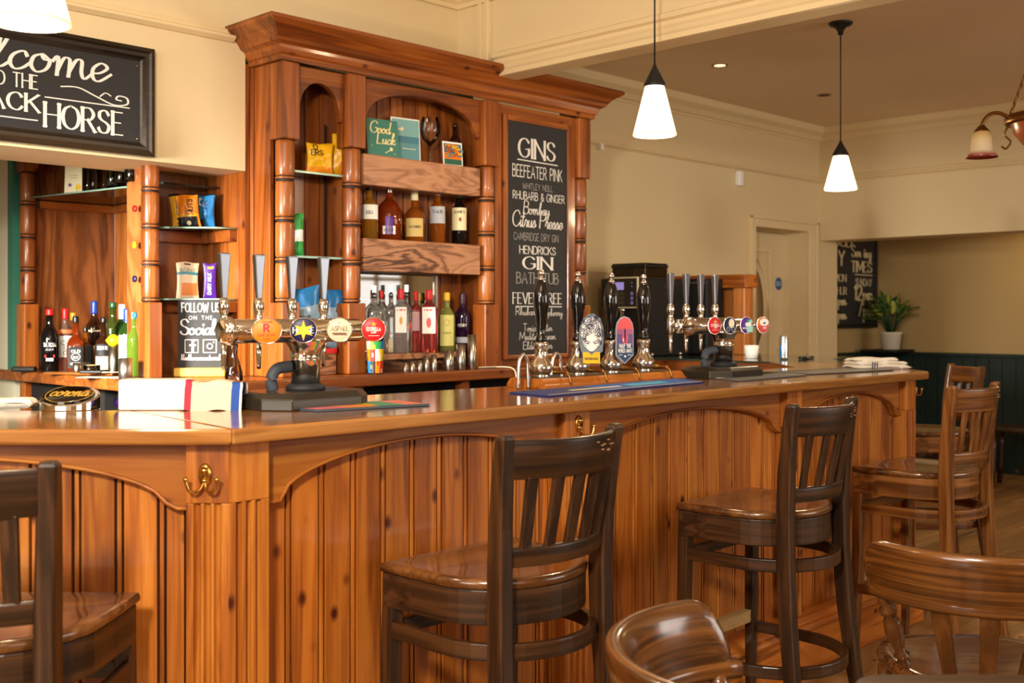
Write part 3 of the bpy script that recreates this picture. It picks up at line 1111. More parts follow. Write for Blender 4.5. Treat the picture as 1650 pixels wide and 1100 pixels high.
for z in (1.658, 1.377):
    part(mb(green_edge).prism([(2.095, 4.118), (2.12, 4.05), (2.3, 3.88), (2.388, 3.865), (2.388, 4.118)], 'z', z - .008, z), 'glass_shelf', wing)
    part(mb(glass_rim).tube([(2.094, 4.117, z - .004), (2.119, 4.049, z - .004), (2.299, 3.879, z - .004), (2.388, 3.864, z - .004)], .004, 4), 'glass_edge', wing)
    part(mb(back_x).box(2.1, 2.39, 4.085, 4.12, z - .055, z - .009).box(2.355, 2.39, 3.87, 4.085, z - .055, z - .009), 'shelf_cleat', wing, bevel=.002)
for k, (z, c) in enumerate(((1.72, red_p), (1.58, yel_p), (1.45, navy_p), (1.31, blu_p))):
    part(mb(c).lathe([(.001, 0), (.013, 0), (.013, .008), (.001, .008)], (2.03, 4.02, z), 14, axis='x'), 'bottle_top', wing)

# ------------------------------------------------------------------ back worktop
bw = thing('back_worktop', 'timber worktop running round under the back bar cabinets', 'worktop', (1.94, 3.5, 0))
part(mb(back_x).prism([(1.93, 6.6), (1.93, 3.79), (2.2, 3.5), (4.36, 3.5), (4.36, 3.805), (2.43, 3.805), (2.4, 4.15), (2.43, 4.97), (1.95, 4.985), (1.95, 6.6)], 'z', WT - .045, WT - .001), 'timber_top', bw, bevel=.006)
b = mb(void_black).box(2.0, 2.4, 4.2, 5.0, 0, WT - .046).box(2.5, 4.3, 3.68, 3.8, 0, WT - .046)
part(b, 'dark_cabinet', bw)
for q in ((1.97, 2.03, 3.83, 3.9), (2.72, 2.76, 3.53, 3.58), (3.3, 3.34, 3.53, 3.58), (1.97, 2.03, 4.9, 4.95), (4.3, 4.34, 3.53, 3.58)):
    part(mb(back_z).box(*q, 0, WT - .046), 'upright', bw, bevel=.003)
part(mb(void_black).box(2.04, 2.5, 4.1, 4.18, 0, WT - .05), 'cabinet_side', bw)

# ------------------------------------------------------------------ welcome board on the lintel
ws = thing('framed_sign', 'black framed chalkboard sign with white welcome lettering above the alcove', 'sign', (1.53, 3.808, 2.085))
SX0, SX1, SZ0, SZ1 = 1.07, 1.99, 1.888, 2.283
fp = [(0, 0), (.0, .03), (.014, .036), (.022, .03), (.034, .03), (.042, .018), (.05, .014), (.05, 0)]
b = mb(frame_dark)
cs = [(SX0, SZ0), (SX1, SZ0), (SX1, SZ1), (SX0, SZ1)]
rings = []
for q, (x, z) in enumerate(cs):
    ix, iz = (1 if x == SX0 else -1), (1 if z == SZ0 else -1)
    rings.append([b.b.verts.new((x + ix * w, 3.808 - d, z + iz * w)) for w, d in fp])
for q in range(4):
    A, B = rings[q], rings[(q + 1) % 4]
    for k in range(len(fp)):
        b.face([A[k], A[(k + 1) % len(fp)], B[(k + 1) % len(fp)], B[k]])
part(b, 'frame', ws)
part(mb(slate).box(SX0 + .045, SX1 - .045, 3.796, 3.806, SZ0 + .045, SZ1 - .045), 'board', ws)
b = mb(chalk)
O = (1.53, 3.7945, 0)
b.flat(letters('elcome', .15, .055, 2.138, .47, thin=.035, thick=.085, gap=.0, slant=.12), O, GX, UZ)
b.flat(letters('W', .13, -.27, 2.14, .2, thin=.05, thick=.14), O, GX, UZ)
b.flat(letters('TO THE', .046, -.045, 2.078, .17, thin=.08, thick=.17, serif=.1), O, GX, UZ)
b.flat(letters('BLACK', .058, -.09, 2.0, .27, thin=.06, thick=.19, serif=.11), O, GX, UZ)
b.flat(letters('HORSE', .08, .205, 1.957, .28, thin=.05, thick=.2, serif=.13), O, GX, UZ)
b.flat(line(.065, 2.056, .37, 2.058, .004) + line(-.24, 1.972, .04, 1.972, .004), O, GX, UZ)
sw = _smooth([(.12, 2.1), (.18, 2.105), (.24, 2.085), (.31, 2.062), (.36, 2.07), (.36, 2.092), (.33, 2.096), (.32, 2.083), (.34, 2.08)], 6)
b.flat(_ribbon(sw, .004, .008), O, GX, UZ)
b.flat(_ribbon(_smooth([(.26, 2.085), (.28, 2.1), (.3, 2.092)], 6), .003, .006), O, GX, UZ)
part(b, 'lettering', ws)
b = mb(brass)
for z in (1.95, 2.215):
    b.ball((1.93, 3.795, z), .004, seg=8)
part(b, 'screw_head', ws)

# ================================================================== things on the bar
BT = 1.07                                     # top of the bar


def badge(root, x, y, z, rz, face, art, oval=1.0, r=.0325):
    """A round lens on the font: chrome rim, printed face, its lettering."""
    rim = mb(chrome).lathe([(.001, .012), (r * .8, .012), (r, .004), (r, -.003), (r * .93, -.005), (r * .93, -.003)], (0, 0, 0), 32, axis='y', sx=oval, cap=False)
    o = rim.done('lens_rim', root, loc=(x, y, z), rot=(0, 0, rz))
    f = mb(face).lathe([(.0005, -.0075), (r * .5, -.0068), (r * .8, -.005), (r * .93, -.003)], (0, 0, 0), 32, axis='y', sx=oval, cap=False)
    f.face([v for v in f.b.verts][:32])
    f.done('lens_face', o)
    if art:
        b = MB()
        for m, qs, lift in art:
            b.m(m).flat(qs, (0, -.0079 - lift, 0), (1, 0, 0), (0, 0, 1))
        b.done('lens_print', o, recalc=False)


def beer_font(label, loc, rz, arts, extra=False):
    t = thing('beer_font', label, 'beer font', (loc[0], loc[1], BT))
    oct_ = [(-.17, -.05), (-.12, -.115), (.1, -.115), (.16, -.06), (.16, .06), (.1, .115), (-.12, .115), (-.17, .05)]
    b = MB().m(base_m)
    b.loft([[(x, y, 0) for x, y in oct_], [(x, y, .028) for x, y in oct_], [(x * .9, y * .86, .043) for x, y in oct_]], smooth=False)
    b.done('base', t, bevel=.003)
    mb(rubber).lathe([(.052, .043), (.052, .052), (.046, .058), (.04, .06)], (0, 0, 0), 28).done('rubber_collar', t)
    mb(chrome).lathe([(.038, .058), (.038, .12), (.0395, .122), (.0395, .125), (.038, .127), (.039, .14), (.046, .158), (.058, .172), (.06, .18)], (0, 0, 0), 32).done('pillar', t)
    b = mb(chrome).lathe([(.001, -.255), (.026, -.254), (.031, -.248), (.031, .17), (.026, .18), (.001, .181)], (0, 0, .2), 28, axis='x')
    b.lathe([(.031, -.243), (.036, -.238), (.036, -.226), (.031, -.22)], (0, 0, .2), 28, axis='x', cap=False)
    b.done('cross_tube', t)
    pts = [(-.02, .0, .03 + .0), (-.055, .03, .045), (-.075, .04, .075), (-.06, .04, .105), (-.03, .02, .11)]
    mb(hose).tube(_curve([(-.082, .03, .044), (-.086, .03, .075), (-.072, .025, .1), (-.036, .01, .106)]), .0155, 12).done('hose', t)
    lv = [-.208, -.105, -.002, .101]
    if extra:
        lv = [-.265, -.165, -.068, .03]
        mb(chrome).box(-.215, -.25, -.0, .05, .172, .226).done('tap_block', t, bevel=.004)
    for x in lv:
        y = .06
        b = mb(chrome)
        b.tube([(x, .015, .2), (x, y, .2)], .011, 12)
        b.lathe([(.011, .172), (.014, .18), (.014, .225), (.011, .232), (.009, .24), (.013, .25), (.015, .262), (.013, .275), (.009, .285)], (x, y, 0), 16)
        b.done('tap_body', t)
        mb(chrome).lathe([(.008, .172), (.0075, .14), (.006, .11), (.0055, .1)], (x, y, 0), 12).done('nozzle', t)
        b = mb(steel_hi)
        R = lambda z, w, d: [(x - w, y - d, z), (x + w, y - d, z), (x + w, y + d, z), (x - w, y + d, z)]
        b.loft([R(.283, .007, .006), (R(.3, .0085, .0065)), R(.36, .0125, .008), R(.394, .0155, .009), R(.4, .015, .0085)], smooth=False)
        b.done('lever', t, bevel=.0025)
    for (x, fy, art, ov), k in zip(arts, range(9)):
        b = mb(chrome).tube([(x, -.02, .2), (x, -.145, .203)], .006, 10)
        b.done('lens_stem', t)
        badge(t, x, -.155, .203, rz, fy, art, ov)
    return t


base_m = plain('bronze_black_base', (58, 52, 44), .3, metal=.4, noise=.1)
steel_hi = plain('satin_chrome', (150, 153, 162), .34, metal=1)
art_or = [(red_p, letters('R', .017, 0, -.002, thin=.25, thick=.28) + letters('EASE UP IPA', .0065, 0, -.013, .04, thin=.14, thick=.14), 0), (C('rust_print', (190, 70, 10)), letters('ADNAMS', .005, 0, .019, .026, thin=.2, thick=.2) + letters('LAGER', .004, 0, -.021, .014, thin=.2, thick=.2), 0)]
art_hs = [(wht_p, letters('HOUSE', .0135, 0, -.0065, .05, thin=.1, thick=.24, serif=.1), 0), (yel_p, star(0, 0, .026, 6, .4), .0004)]
art_as = [(C('brown_print', (120, 84, 60)), letters('ASPALL', .012, .001, -.002, .042, thin=.09, thick=.2, serif=.1) + rect(-.018, .016, -.0105, -.0065) + rect(-.014, .018, -.013, -.0085), 0), (crm_p, ringq(0, 0, .029, .002), 0), (C('tan_print', (190, 160, 120)), letters('1728', .004, 0, .016, .012, thin=.2, thick=.2), 0)]
art_es = [(wht_p, letters('ESTRELLA', .0085, 0, -.003, .036, thin=.2, thick=.28) + letters('DAMM', .0045, 0, -.0095, .012, thin=.2, thick=.24) + rect(-.014, .014, -.0165, -.0155), 0), (gold_p, star(0, .014, .008, 5, .45), 0)]
art_gold = [(cream := crm_p, disc(.004, .008, .013, .017), 0), (grey_p, ringq(-.012, -.014, .009, .004) + ringq(.012, -.014, .009, .004), 0)]
art_prp = [(C('mint_print', (150, 214, 206)), rect(-.002, .027, -.026, -.003) + rect(.004, .024, .01, .02), 0), (wht_p, rect(-.008, .02, -.003, .01) + letters('NEON', .006, -.012, -.014, .02, thin=.25, thick=.25), .0003), (grn_p, disc(.004, .018, .006), .0005)]
art_red2 = [(wht_p, disc(.003, .011, .022, .014), 0), (red_p, [[(-.026, -.003), (-.018, -.021), (0, -.028), (.018, -.021), (.028, -.003)]], .0003), (navy_p, [[(-.004, .006), (.004, .013), (.012, .007), (.004, .004)]], .0005), (wht_p, letters('HOT', .007, .006, -.014, .016, thin=.25, thick=.28), .0006)]
RZ1, RZ2 = -.62, -.32
beer_font('chrome four lever beer font with orange, navy, cream and red lenses nearest the towels', (1.72, 2.45), 0, [])
for (x, face, art, ov) in ((-.221, org_p, art_or, 1.15), (-.115, navy_p, art_hs, 1.05), (-.005, C('ivory_lens', (214, 200, 170)), art_as, 1.02), (.105, red_p, art_es, 1.0)):
    t = bpy.data.objects['beer_font']
    mb(chrome).tube([(x, -.02, .2), (x, -.145, .203)], .006, 10).done('lens_stem', t)
    badge(t, x, -.155, .203, RZ1, face, art, ov)
f2 = beer_font('chrome beer font by the coffee machine with red, dark, purple and orange lenses', (3.685, 2.45), 0, [], True)
for (x, face, art, ov) in ((-.295, red_p, art_es, .95), (-.195, navy_p, art_gold, .95), (-.085, pur_p, art_prp, .95), (.03, org_p, art_red2, .95)):
    mb(chrome).tube([(x, -.02, .2), (x, -.145, .203)], .006, 10).done('lens_stem', f2)
    badge(f2, x, -.155, .203, RZ2, face, art, ov)

# hand pumps on their plinth
pb = thing('hand_pump_plinth', 'long moulded timber plinth under the four hand pumps', 'plinth', (3.035, 2.53, BT))
b = mb(pine_x)
pf = [(-.09, 0), (-.09, .012), (-.083, .016), (-.076, .028), (-.066, .033), (.066, .033), (.076, .028), (.09, .012), (.09, 0)]
b.prism(pf, 'x', -.385, .385)
b.m(plain('steel_drip_tray', (120, 112, 104), .35, metal=1)).box(-.37, .37, -.055, .06, .033, .035)
b.done('timber_plinth', pb, bevel=.004)
for dx, lab in ((-.43, ''), (-.27, '')):
    mb(chrome).tube(_curve([(dx + .025, -.03, .0 if dx < -.4 else .033), (dx + .022, -.03, .06), (dx + .018, -.03, .095), (dx, -.03, .113), (dx - .018, -.03, .095), (dx - .022, -.03, .06), (dx - .024, -.03, .0 if dx < -.4 else .04)]), .006, 10).done('swan_neck', pb)


def pump(X, label):
    t = thing('hand_pump', label, 'hand pump', (X, 2.53, BT + .035), 0, 'hand pumps on the bar')
    mb(chrome).lathe([(.034, 0), (.028, .004), (.034, .012), (.041, .024), (.041, .036), (.034, .05), (.025, .06), (.022, .07), (.021, .09), (.0235, .1), (.025, .106), (.025, .112), (.018, .118)], (0, 0, 0), 24).done('pump_body', t)
    mb(black_gloss).lathe([(.015, .116), (.019, .122), (.018, .13), (.0145, .136), (.0155, .16), (.0195, .2), (.0255, .235), (.0268, .26), (.0245, .285), (.018, .31), (.012, .323)], (0, 0, 0), 24).done('handle', t)
    b = mb(chrome).lathe([(.011, .322), (.012, .327), (.007, .333), (.006, .338)], (0, 0, 0), 16)
    b.ball((0, 0, .346), .0115)
    b.done('finial', t)
    mb(old_brass).tube(_curve([(.02, -.01, .016), (.028, -.05, .016), (.031, -.094, .01), (.032, -.104, -.022)]), [.009] * 5 + [.006] * 5 + [.004] * 5 + [.0035], 10).done('spout', t)
    return t


pump(2.723, 'plain black handled pump nearest the gin chalkboard, no clip, leftmost of the four')
p2 = pump(2.909, 'black handled hand pump with curly haired white and yellow clip')
p3 = pump(3.092, 'black handled hand pump with pink and navy pointed clip')
pump(3.279, 'plain black handled hand pump next to the coffee machine, rightmost of the four')


def clip(root, outline, mats_quads, cz, rz, back=crm_p):
    o = mb(back).prism(outline, 'y', 0, .005).done('pump_clip', root, loc=(.008, -.055, cz), rot=(0, 0, rz), bevel=.001)
    b = MB()
    for k, (m, qs) in enumerate(mats_quads):
        b.m(m).flat(qs, (0, -.0008 - .0004 * k, 0), (1, 0, 0), (0, 0, 1))
    b.done('clip_print', o, recalc=False)
    mb(white_pl).tube([(.0, .0, .0), (-.03 * math.cos(rz), .05, 0)], .009, 10).done('clip_bracket', o)


ol = [(-.03, -.085), (.03, -.085), (.03, -.05), (.04, -.045), (.044, -.0), (.042, .04), (.032, .07), (.01, .086), (-.01, .084), (-.03, .066), (-.042, .035), (-.044, -.005), (-.036, -.045), (-.03, -.05)]
curls = []
rnd = random.Random(3)
while len(curls) < 150 * 9:
    cx, cz = rnd.uniform(-.038, .038), rnd.uniform(-.035, .078)
    if (cx / .041) ** 2 + ((cz - .02) / .06) ** 2 > 1 or (cx / .02) ** 2 + ((cz + .014) / .03) ** 2 < 1:
        continue
    curls += _ribbon(_smooth([(cx - .006, cz), (cx, cz + .005), (cx + .005, cz), (cx + .001, cz - .004)], 3), .001, .0018)
eyes = _ribbon(_smooth([(-.022, -.012), (-.014, -.008), (-.006, -.013)], 4), .002, .003) + _ribbon(_smooth([(.006, -.013), (.014, -.008), (.022, -.012)], 4), .002, .003) + rect(-.018, -.009, -.018, -.014) + rect(.009, .018, -.018, -.014)
clip(p2, ol, [(wht_p, disc(0, .018, .037, .058)), (navy_p, curls), (wht_p, disc(0, -.014, .019, .03)), (yel_p, [[(-.03, -.085), (.03, -.085), (.03, -.046), (.012, -.046), (0, -.056), (-.012, -.046), (-.03, -.046)]]), (navy_p, eyes), (navy_p, letters('MOONDANCE', .007, 0, -.072, .046, thin=.18, thick=.22) + _ribbon([(-.004, -.044), (0, -.047), (.004, -.044)], .002, .002))], .125, -.62, grey_p)
ol = [(-.034, -.055), (0, -.085), (.034, -.055), (.034, .04), (.03, .06), (.018, .078), (0, .084), (-.018, .078), (-.03, .06), (-.034, .04)]
inn = lambda z0, z1: rect(-.0305, .0305, z0, z1)
clip(p3, ol, [(C('slate_blue_print', (48, 76, 112)), [[(x * .9, z * .95) for x, z in ol]]), (C('plum_print', (104, 88, 140)), inn(-.02, .04)), (C('mauve_print', (168, 96, 134)), inn(.02, .04)),
              (pnk_p, [[(x * .9, z * .95) for x, z in ol if z >= .04]]), (C('rose_print', (214, 92, 108)), disc(0, .006, .012, .02)), (navy_p, [[(-.003, .012), (0, -.016), (.003, .012), (.0025, .034), (0, .044), (-.0025, .034)]]),
              (wht_p, letters('HALF THE', .0125, 0, -.027, .044, thin=.22, thick=.3) + letters('WORLD AWAY', .0125, 0, -.044, .052, thin=.2, thick=.28) + rect(-.024, -.01, -.054, -.052) + rect(.01, .024, -.054, -.052) + disc(0, -.058, .004))], .118, -.5, C('pale_clip_edge', (176, 178, 190)))


# bar runners, mats and towels
def mat_(name, label, pts, mats, cat='bar mat', th=.005):
    cx = sum(p[0] for p in pts) / len(pts)
    cy = sum(p[1] for p in pts) / len(pts)
    loc = [(x - cx, y - cy) for x, y in pts]
    t = tag(mb(mats[0]).prism(loc, 'z', 0, th).done(name, bevel=.0015), label, cat)
    t.location = (cx, cy, BT + .0005)
    return t, loc


def inner_quads(loc, u0, u1, v0, v1):
    a, b, c, d = loc
    P = lambda u, v: tuple((a[k] * (1 - u) + b[k] * u) * (1 - v) + (d[k] * (1 - u) + c[k] * u) * v for k in (0, 1))
    return [[P(u0, v0), P(u1, v0), P(u1, v1), P(u0, v1)]]


WB = lambda u, v: tuple(W(u, v, Z=BT)[:2])
edge_m = C('slate_mat_edge', (60, 76, 90), .5)
t, loc = mat_('bar_runner', 'colourful drip mat with slate edge in front of the near beer font', [WB(512, 664), WB(693, 654), WB(640, 647), WB(446, 659)], [edge_m])
b = MB()
for m, u0, u1 in ((C('pink_mat', (226, 120, 130)), .02, .3), (C('orange_mat', (232, 140, 70)), .3, .55), (C('green_mat', (70, 150, 120)), .55, .8), (C('salmon_mat', (226, 130, 110)), .8, .98)):
    b.m(m).flat(inner_quads(loc, u0, u1, .06, .94), (0, 0, .0056), (1, 0, 0), (0, 1, 0))
b.m(yel_p).flat(inner_quads(loc, .5, .62, .3, .7), (0, 0, .006), (1, 0, 0), (0, 1, 0))
b.done('printed_face', t, recalc=False)
t, loc = mat_('bar_runner', 'long blue bar runner in front of the hand pumps', [WB(884, 640), WB(1135, 617), WB(1098, 611), WB(820, 634)], [C('runner_navy', (34, 48, 110), .7)])
b = MB().m(C('runner_blue', (40, 92, 170), .7)).flat(inner_quads(loc, .35, .95, .1, .9), (0, 0, .0056), (1, 0, 0), (0, 1, 0))
b.m(crm_p).flat(inner_quads(loc, .2, .5, .35, .5), (0, 0, .006), (1, 0, 0), (0, 1, 0)).flat(inner_quads(loc, .01, .99, .02, .07), (0, 0, .006), (1, 0, 0), (0, 1, 0))
b.m(C('runner_sky', (70, 160, 200), .7)).flat(inner_quads(loc, .55, .8, .3, .7), (0, 0, .006), (1, 0, 0), (0, 1, 0))
b.done('printed_face', t, recalc=False)
t, loc = mat_('bar_mat', 'grey bar mat with pale border beside the far beer font', [WB(1192, 615), WB(1300, 605.5), WB(1262, 601.5), WB(1150, 611)], [C('mat_grey', (86, 84, 86), .6)])
b = MB().m(crm_p).flat(inner_quads(loc, .0, .5, .8, .97), (0, 0, .0056), (1, 0, 0), (0, 1, 0))
b.done('printed_face', t, recalc=False)
mat_('bar_mat', 'dark bar mat lying near the folded towel at the bar end', [WB(1305, 604), WB(1440, 597.5), WB(1372, 593.5), WB(1222, 601)], [C('mat_dark', (62, 52, 46), .35)])


def slabcloth(name, root, w, d, h, mat, seed, loc, rz=0, droop=.0):
    """A soft folded cloth layer."""
    r = random.Random(seed)
    ph = [r.uniform(0, 6) for _ in range(4)]

    def fn(u, v, s):
        x, y = (u - .5) * w, (v - .5) * d
        e = min(u, 1 - u, v, 1 - v)
        k = min(1, e / .08) ** .5
        z = h / 2 + s * h / 2 * k + .003 * math.sin(7 * u + ph[0]) * math.sin(5 * v + ph[1]) * (1 if s > 0 else 0)
        return (x, y, max(z, 0))
    b = mb(mat)
    b.grid(lambda u, v: fn(u, v, 1), 20, 12)
    b.grid(lambda u, v: fn(u, v, -1), 20, 12)
    bmesh.ops.remove_doubles(b.b, verts=b.b.verts, dist=.0006)
    return b.done(name, root, loc=loc, rot=(0, 0, rz))


t = thing('folded_towel', 'white towel with navy stripes folded on the far bar end', 'towel', tuple(W(1412, 594, Z=BT)), -.62)
slabcloth('lower_fold', t, .27, .15, .02, white_cloth, 1, (0, 0, 0))
slabcloth('middle_fold', t, .255, .14, .018, white_cloth, 2, (-.005, 0, .017), .04)
slabcloth('upper_fold', t, .21, .12, .02, white_cloth, 4, (-.025, .0, .03), -.05)
for k in range(3):
    mb(navy_line).box(-.06 + k * .011, -.056 + k * .011, -.0765, -.0745, .001, .034).done('stripe', t)
# white box of bar towels next to the near font
rzf = -PI / 4
t = thing('white_bar_caddy', 'plain white plastic caddy on the bar by the follow us board', 'caddy', (1.38, 2.625, BT), rzf)
b = mb(white_pl).box(-.085, .085, -.02, .06, 0, .078)
b.done('caddy_box', t, bevel=.006)
t = thing('bar_towel', 'striped bar towel draped beside the white caddy', 'towel', (1.487, 2.52, BT), rzf)


def drape(u, v):
    x = (u - .5) * .16
    y = -.034 + .07 * v
    z = .074 * (1 - (2 * abs(v - .5)) ** 6) ** .5 if 0 < v < 1 else 0
    return (x + .003 * math.sin(9 * z / .07), y - .004 * math.sin(14 * u), max(.0, z + .004 * math.sin(11 * u + 1)))


for nm, mt, u0, u1 in (('red_stripe', red_cloth, .1, .2), ('cloth', beige_cloth, .2, .82), ('blue_stripe', blue_cloth, .82, .96), ('cloth', white_cloth, 0, .1), ('cloth', white_cloth, .96, 1)):
    b = mb(mt)
    b.grid(lambda u, v: drape(u0 + (u1 - u0) * u, v), 12, 18)
    b.done(nm, t)
# sloping chrome badge stand at the left of the bar
q = W(96, 664, Z=BT)
t = thing('chrome_badge_stand', 'low round chrome stand with sloping black oval face at the bar edge', 'stand', (q.x + .055, q.y + .065, BT), -PI / 4)
b = mb(chrome)
n = 36
rr = [[(.074 * math.cos(2 * PI * k / n), .062 * math.sin(2 * PI * k / n), 0) for k in range(n)],
      [(.074 * math.cos(2 * PI * k / n), .062 * math.sin(2 * PI * k / n), .034 + .02 * math.sin(2 * PI * k / n)) for k in range(n)],
      [(.07 * math.cos(2 * PI * k / n), .058 * math.sin(2 * PI * k / n), .036 + .02 * math.sin(2 * PI * k / n)) for k in range(n)]]
b.loft(rr, smooth=False)
b.done('chrome_body', t, bevel=.002)
sl = math.atan(.02 / .062)
o = mb(black_gloss).lathe([(.001, 0), (1, 0), (1, .004), (.97, .006), (.001, .006)], (0, 0, 0), 36).done('oval_face', t, loc=(-.004, 0, .034), rot=(sl, 0, 0))
o.scale = (.064, .052, 1)
mb(gold_p).flat(letters('corona', .07, 0, -.016, .095, thin=.08, thick=.16, gap=.04) + ringq(0, 0, .06, .002), (0, 0, .0405), (1, 0, 0), (0, math.cos(sl), math.sin(sl))).done('lettering', t, recalc=False)
q = W(112, 652, Z=BT - .0)
sh_y = None


q = W(122, 658, Z=BT)
t = thing('fruit_tub', 'small red tub of pale fruit behind the chrome stand', 'tub', (q.x + .03, q.y + .03, BT), -PI / 4)
mb(red_p).box(-.045, .04, -.02, .02, 0, .04).done('tub', t, bevel=.003)
b = mb(crm_p)
for k in range(4):
    b.ball((-.035 + .012 * k, .0, .043), .009, seg=10)
b.done('fruit', t)
q = W(196, 659, Z=BT)
t = tag(mb(C('purple_plastic', (70, 44, 120), .3)).lathe([(.014, -.03), (.018, .03), (.0165, .03), (.013, -.026), (.001, -.026)], (0, 0, 0), 20, axis='x', cap=False).done('purple_tumbler'), 'small purple tumbler lying on its side near the white caddy', 'tumbler')
t.location = (q.x + .01, q.y + .0, BT + .0185)
t.rotation_euler = (0, 0, .5)
t = thing('bar_cloth', 'crumpled white cloth on the bar at the left picture edge', 'cloth', (*W(8, 657, Z=BT)[:2], BT), -PI / 4)
slabcloth('cloth_fold', t, .16, .05, .026, white_cloth, 9, (0, 0, 0))

# ================================================================== bottles
def ring_pts(r, z, n=28, sq=2.0):
    out = []
    for k in range(n):
        a = 2 * PI * (k + .5) / n
        c, s = math.cos(a), math.sin(a)
        q = r / (abs(c) ** sq + abs(s) ** sq) ** (1 / sq)
        out.append((q * c, q * s, z))
    return out


SHAPES = {
    'tall': [(.0, .9), (.012, 1), (.56, 1), (.63, .93), (.7, .62), (.745, .4), (.78, .34), (.93, .33)],
    'wine': [(.0, .92), (.012, 1), (.6, 1), (.66, .92), (.72, .58), (.76, .42), (.8, .38), (.95, .37)],
    'square': [(.0, .94), (.012, 1), (.66, 1), (.72, .9), (.77, .55), (.8, .4), (.84, .36), (.93, .36)],
    'dome': [(.0, .9), (.02, 1), (.4, 1.02), (.52, .95), (.62, .72), (.68, .42), (.71, .28), (.76, .25), (.93, .25)],
    'squat': [(.0, .92), (.02, 1), (.42, 1), (.53, .93), (.6, .7), (.64, .42), (.68, .32), (.9, .31)],
    'shaped': [(.0, .86), (.02, .92), (.3, 1), (.5, .97), (.6, .9), (.68, .62), (.73, .42), (.78, .38), (.94, .37)],
}


def glassy(name, rgb, rough=.04, a=.9, spec=.5):
    return plain(name, rgb, rough, trans=a, spec=spec)


G = {k: glassy('bottle_' + k, c, .03, a) for k, (c, a) in dict(amber=((222, 124, 34), .8), deep_amber=((176, 66, 18), .75), gold=((236, 166, 50), .8), green=((40, 80, 30), .6), olive=((90, 110, 40), .7),
     black=((16, 12, 12), .1), brown=((50, 24, 12), .3), pink=((240, 100, 100), .85), rose=((244, 200, 180), .9), lime=((196, 206, 110), .7), plum=((44, 20, 50), .25), lightgreen=((150, 190, 60), .8)).items()}
G['clear'] = glassy('clear_gin', (246, 250, 248), .03, .86)  # partly diffuse white, standing in for light shining through the bottles
lab_m = {k: C('label_' + k, c, .6) for k, c in dict(cream=(226, 214, 170), white=(240, 238, 230), black=(24, 22, 22), tan=(206, 170, 120), pink=(238, 190, 190), yellow=(222, 216, 130), grey=(176, 180, 190), gold=(206, 180, 110)).items()}


def bottle(name, label, pos, H, r, shape, glass, cap, caph=.13, lab=None, text=None, sq=2.0, group=None, lab2=None, pourer=False, rz=None, cat='bottle', capr=None):
    """lab = (material, from, to, half angle); text = list of (string, material, height fraction, size, width)."""
    pos = Vector(pos)
    if rz is None:
        rz = math.atan2(-pos.x, pos.y) * -1 * -1
    t = thing(name, label, cat, pos, rz, group)
    pr = SHAPES[shape]
    rings = []
    for z, k in pr:
        s_ = sq if z < .7 else 2 + (sq - 2) * max(0, (.8 - z) / .1) if z < .8 else 2.0
        rings.append(ring_pts(r * k, z * H, 28, s_))
    mb(G[glass]).loft(rings).done('glass', t)
    cr = capr or r * pr[-1][1] * 1.12
    if pourer:
        b = mb(steel_hi).lathe([(cr, H * .9), (cr, H * .95), (cr * .6, H * .96), (cr * .6, H * .99)], (0, 0, 0), 14)
        b.loft([[(x, y, z) for x, y in ((-.009, -.007), (.009, -.007), (.009, .007), (-.009, .007))] for z in (H * .98, H * 1.1)], smooth=False)
        b.done('pourer', t)
    else:
        z0 = H * (1 - caph)
        mb(cap).lathe([(cr, z0), (cr * 1.02, z0 + .004), (cr * .98, H - .006), (cr * .9, H), (.001, H)], (0, 0, 0), 20).done('cap', t)
    for L in (lab, lab2):
        if not L:
            continue
        m, a, e, ha = L
        b = mb(m)
        n = 14

        def P(u, v):
            ang = -PI / 2 + (u - .5) * 2 * ha
            c, s = math.cos(ang), math.sin(ang)
            q = (r + .0009) / (abs(c) ** sq + abs(s) ** sq) ** (1 / sq)
            return (q * c, q * s, H * (a + (e - a) * v))
        b.grid(P, n, 1)
        b.done('paper_label', t, recalc=False)
    if text:
        b = MB()
        for s, m, zf, h, w in text:
            b.m(m)
            qs = letters(s, h, 0, zf * H, w, thin=.12, thick=.2) if isinstance(s, str) else s
            for q in qs:
                vs = []
                lift_ = (len(b.b.faces) * 7 % 13) * 2.5e-5
                for x, z in q:
                    ang = -PI / 2 + x / r
                    c, s2 = math.cos(ang), math.sin(ang)
                    rr_ = (r + .0017 + lift_) / (abs(c) ** sq + abs(s2) ** sq) ** (1 / sq)
                    vs.append(b.b.verts.new((rr_ * c, rr_ * s2, z)))
                b.face(vs)
        b.done('label_print', t, recalc=False)
    return t


def at(u, D, z):
    p = W(u, D=D)
    return (p.x, p.y, z)


WZ_ = WT
gA = 'bottles in the left alcove'
red_cap, blue_cap, green_cap, white_cap, gold_cap, black_cap = red_p, C('blue_cap', (24, 60, 150), .3), C('green_cap', (24, 90, 50), .3), C('white_cap', (228, 226, 220), .35), C('gold_cap', (220, 170, 50), .3), C('black_cap', (20, 20, 22), .35)
bottle('liqueur_bottle', 'dark liqueur bottle with red cap, leftmost in the alcove', at(80, 4.72, WZ_), .265, .04, 'shaped', 'black', red_cap, .1, None, [('TIA ROSA', wht_p, .4, .016, .05), ('LIQUEUR', lab_m['grey'], .34, .008, .03), (rect(-.02, .02, .06, .072), red_p, 0, 0, 0), (rect(-.014, .014, .045, .058), lab_m['white'], 0, 0, 0)], group=gA)
bottle('wine_bottle', 'rose bottle with red cap and white scribbled label', at(105, 4.8, WZ_), .268, .036, 'shaped', 'rose', red_cap, .17, (lab_m['white'], .22, .56, 1.2), [(ringq(-.006, .12, .01, .002) + ringq(.008, .098, .012, .002) + ringq(.0, .078, .008, .002), blk_p, 0, 0, 0)], group=gA, lab2=(C('label_orange', (226, 110, 60), .6), .6, .66, 1.1))
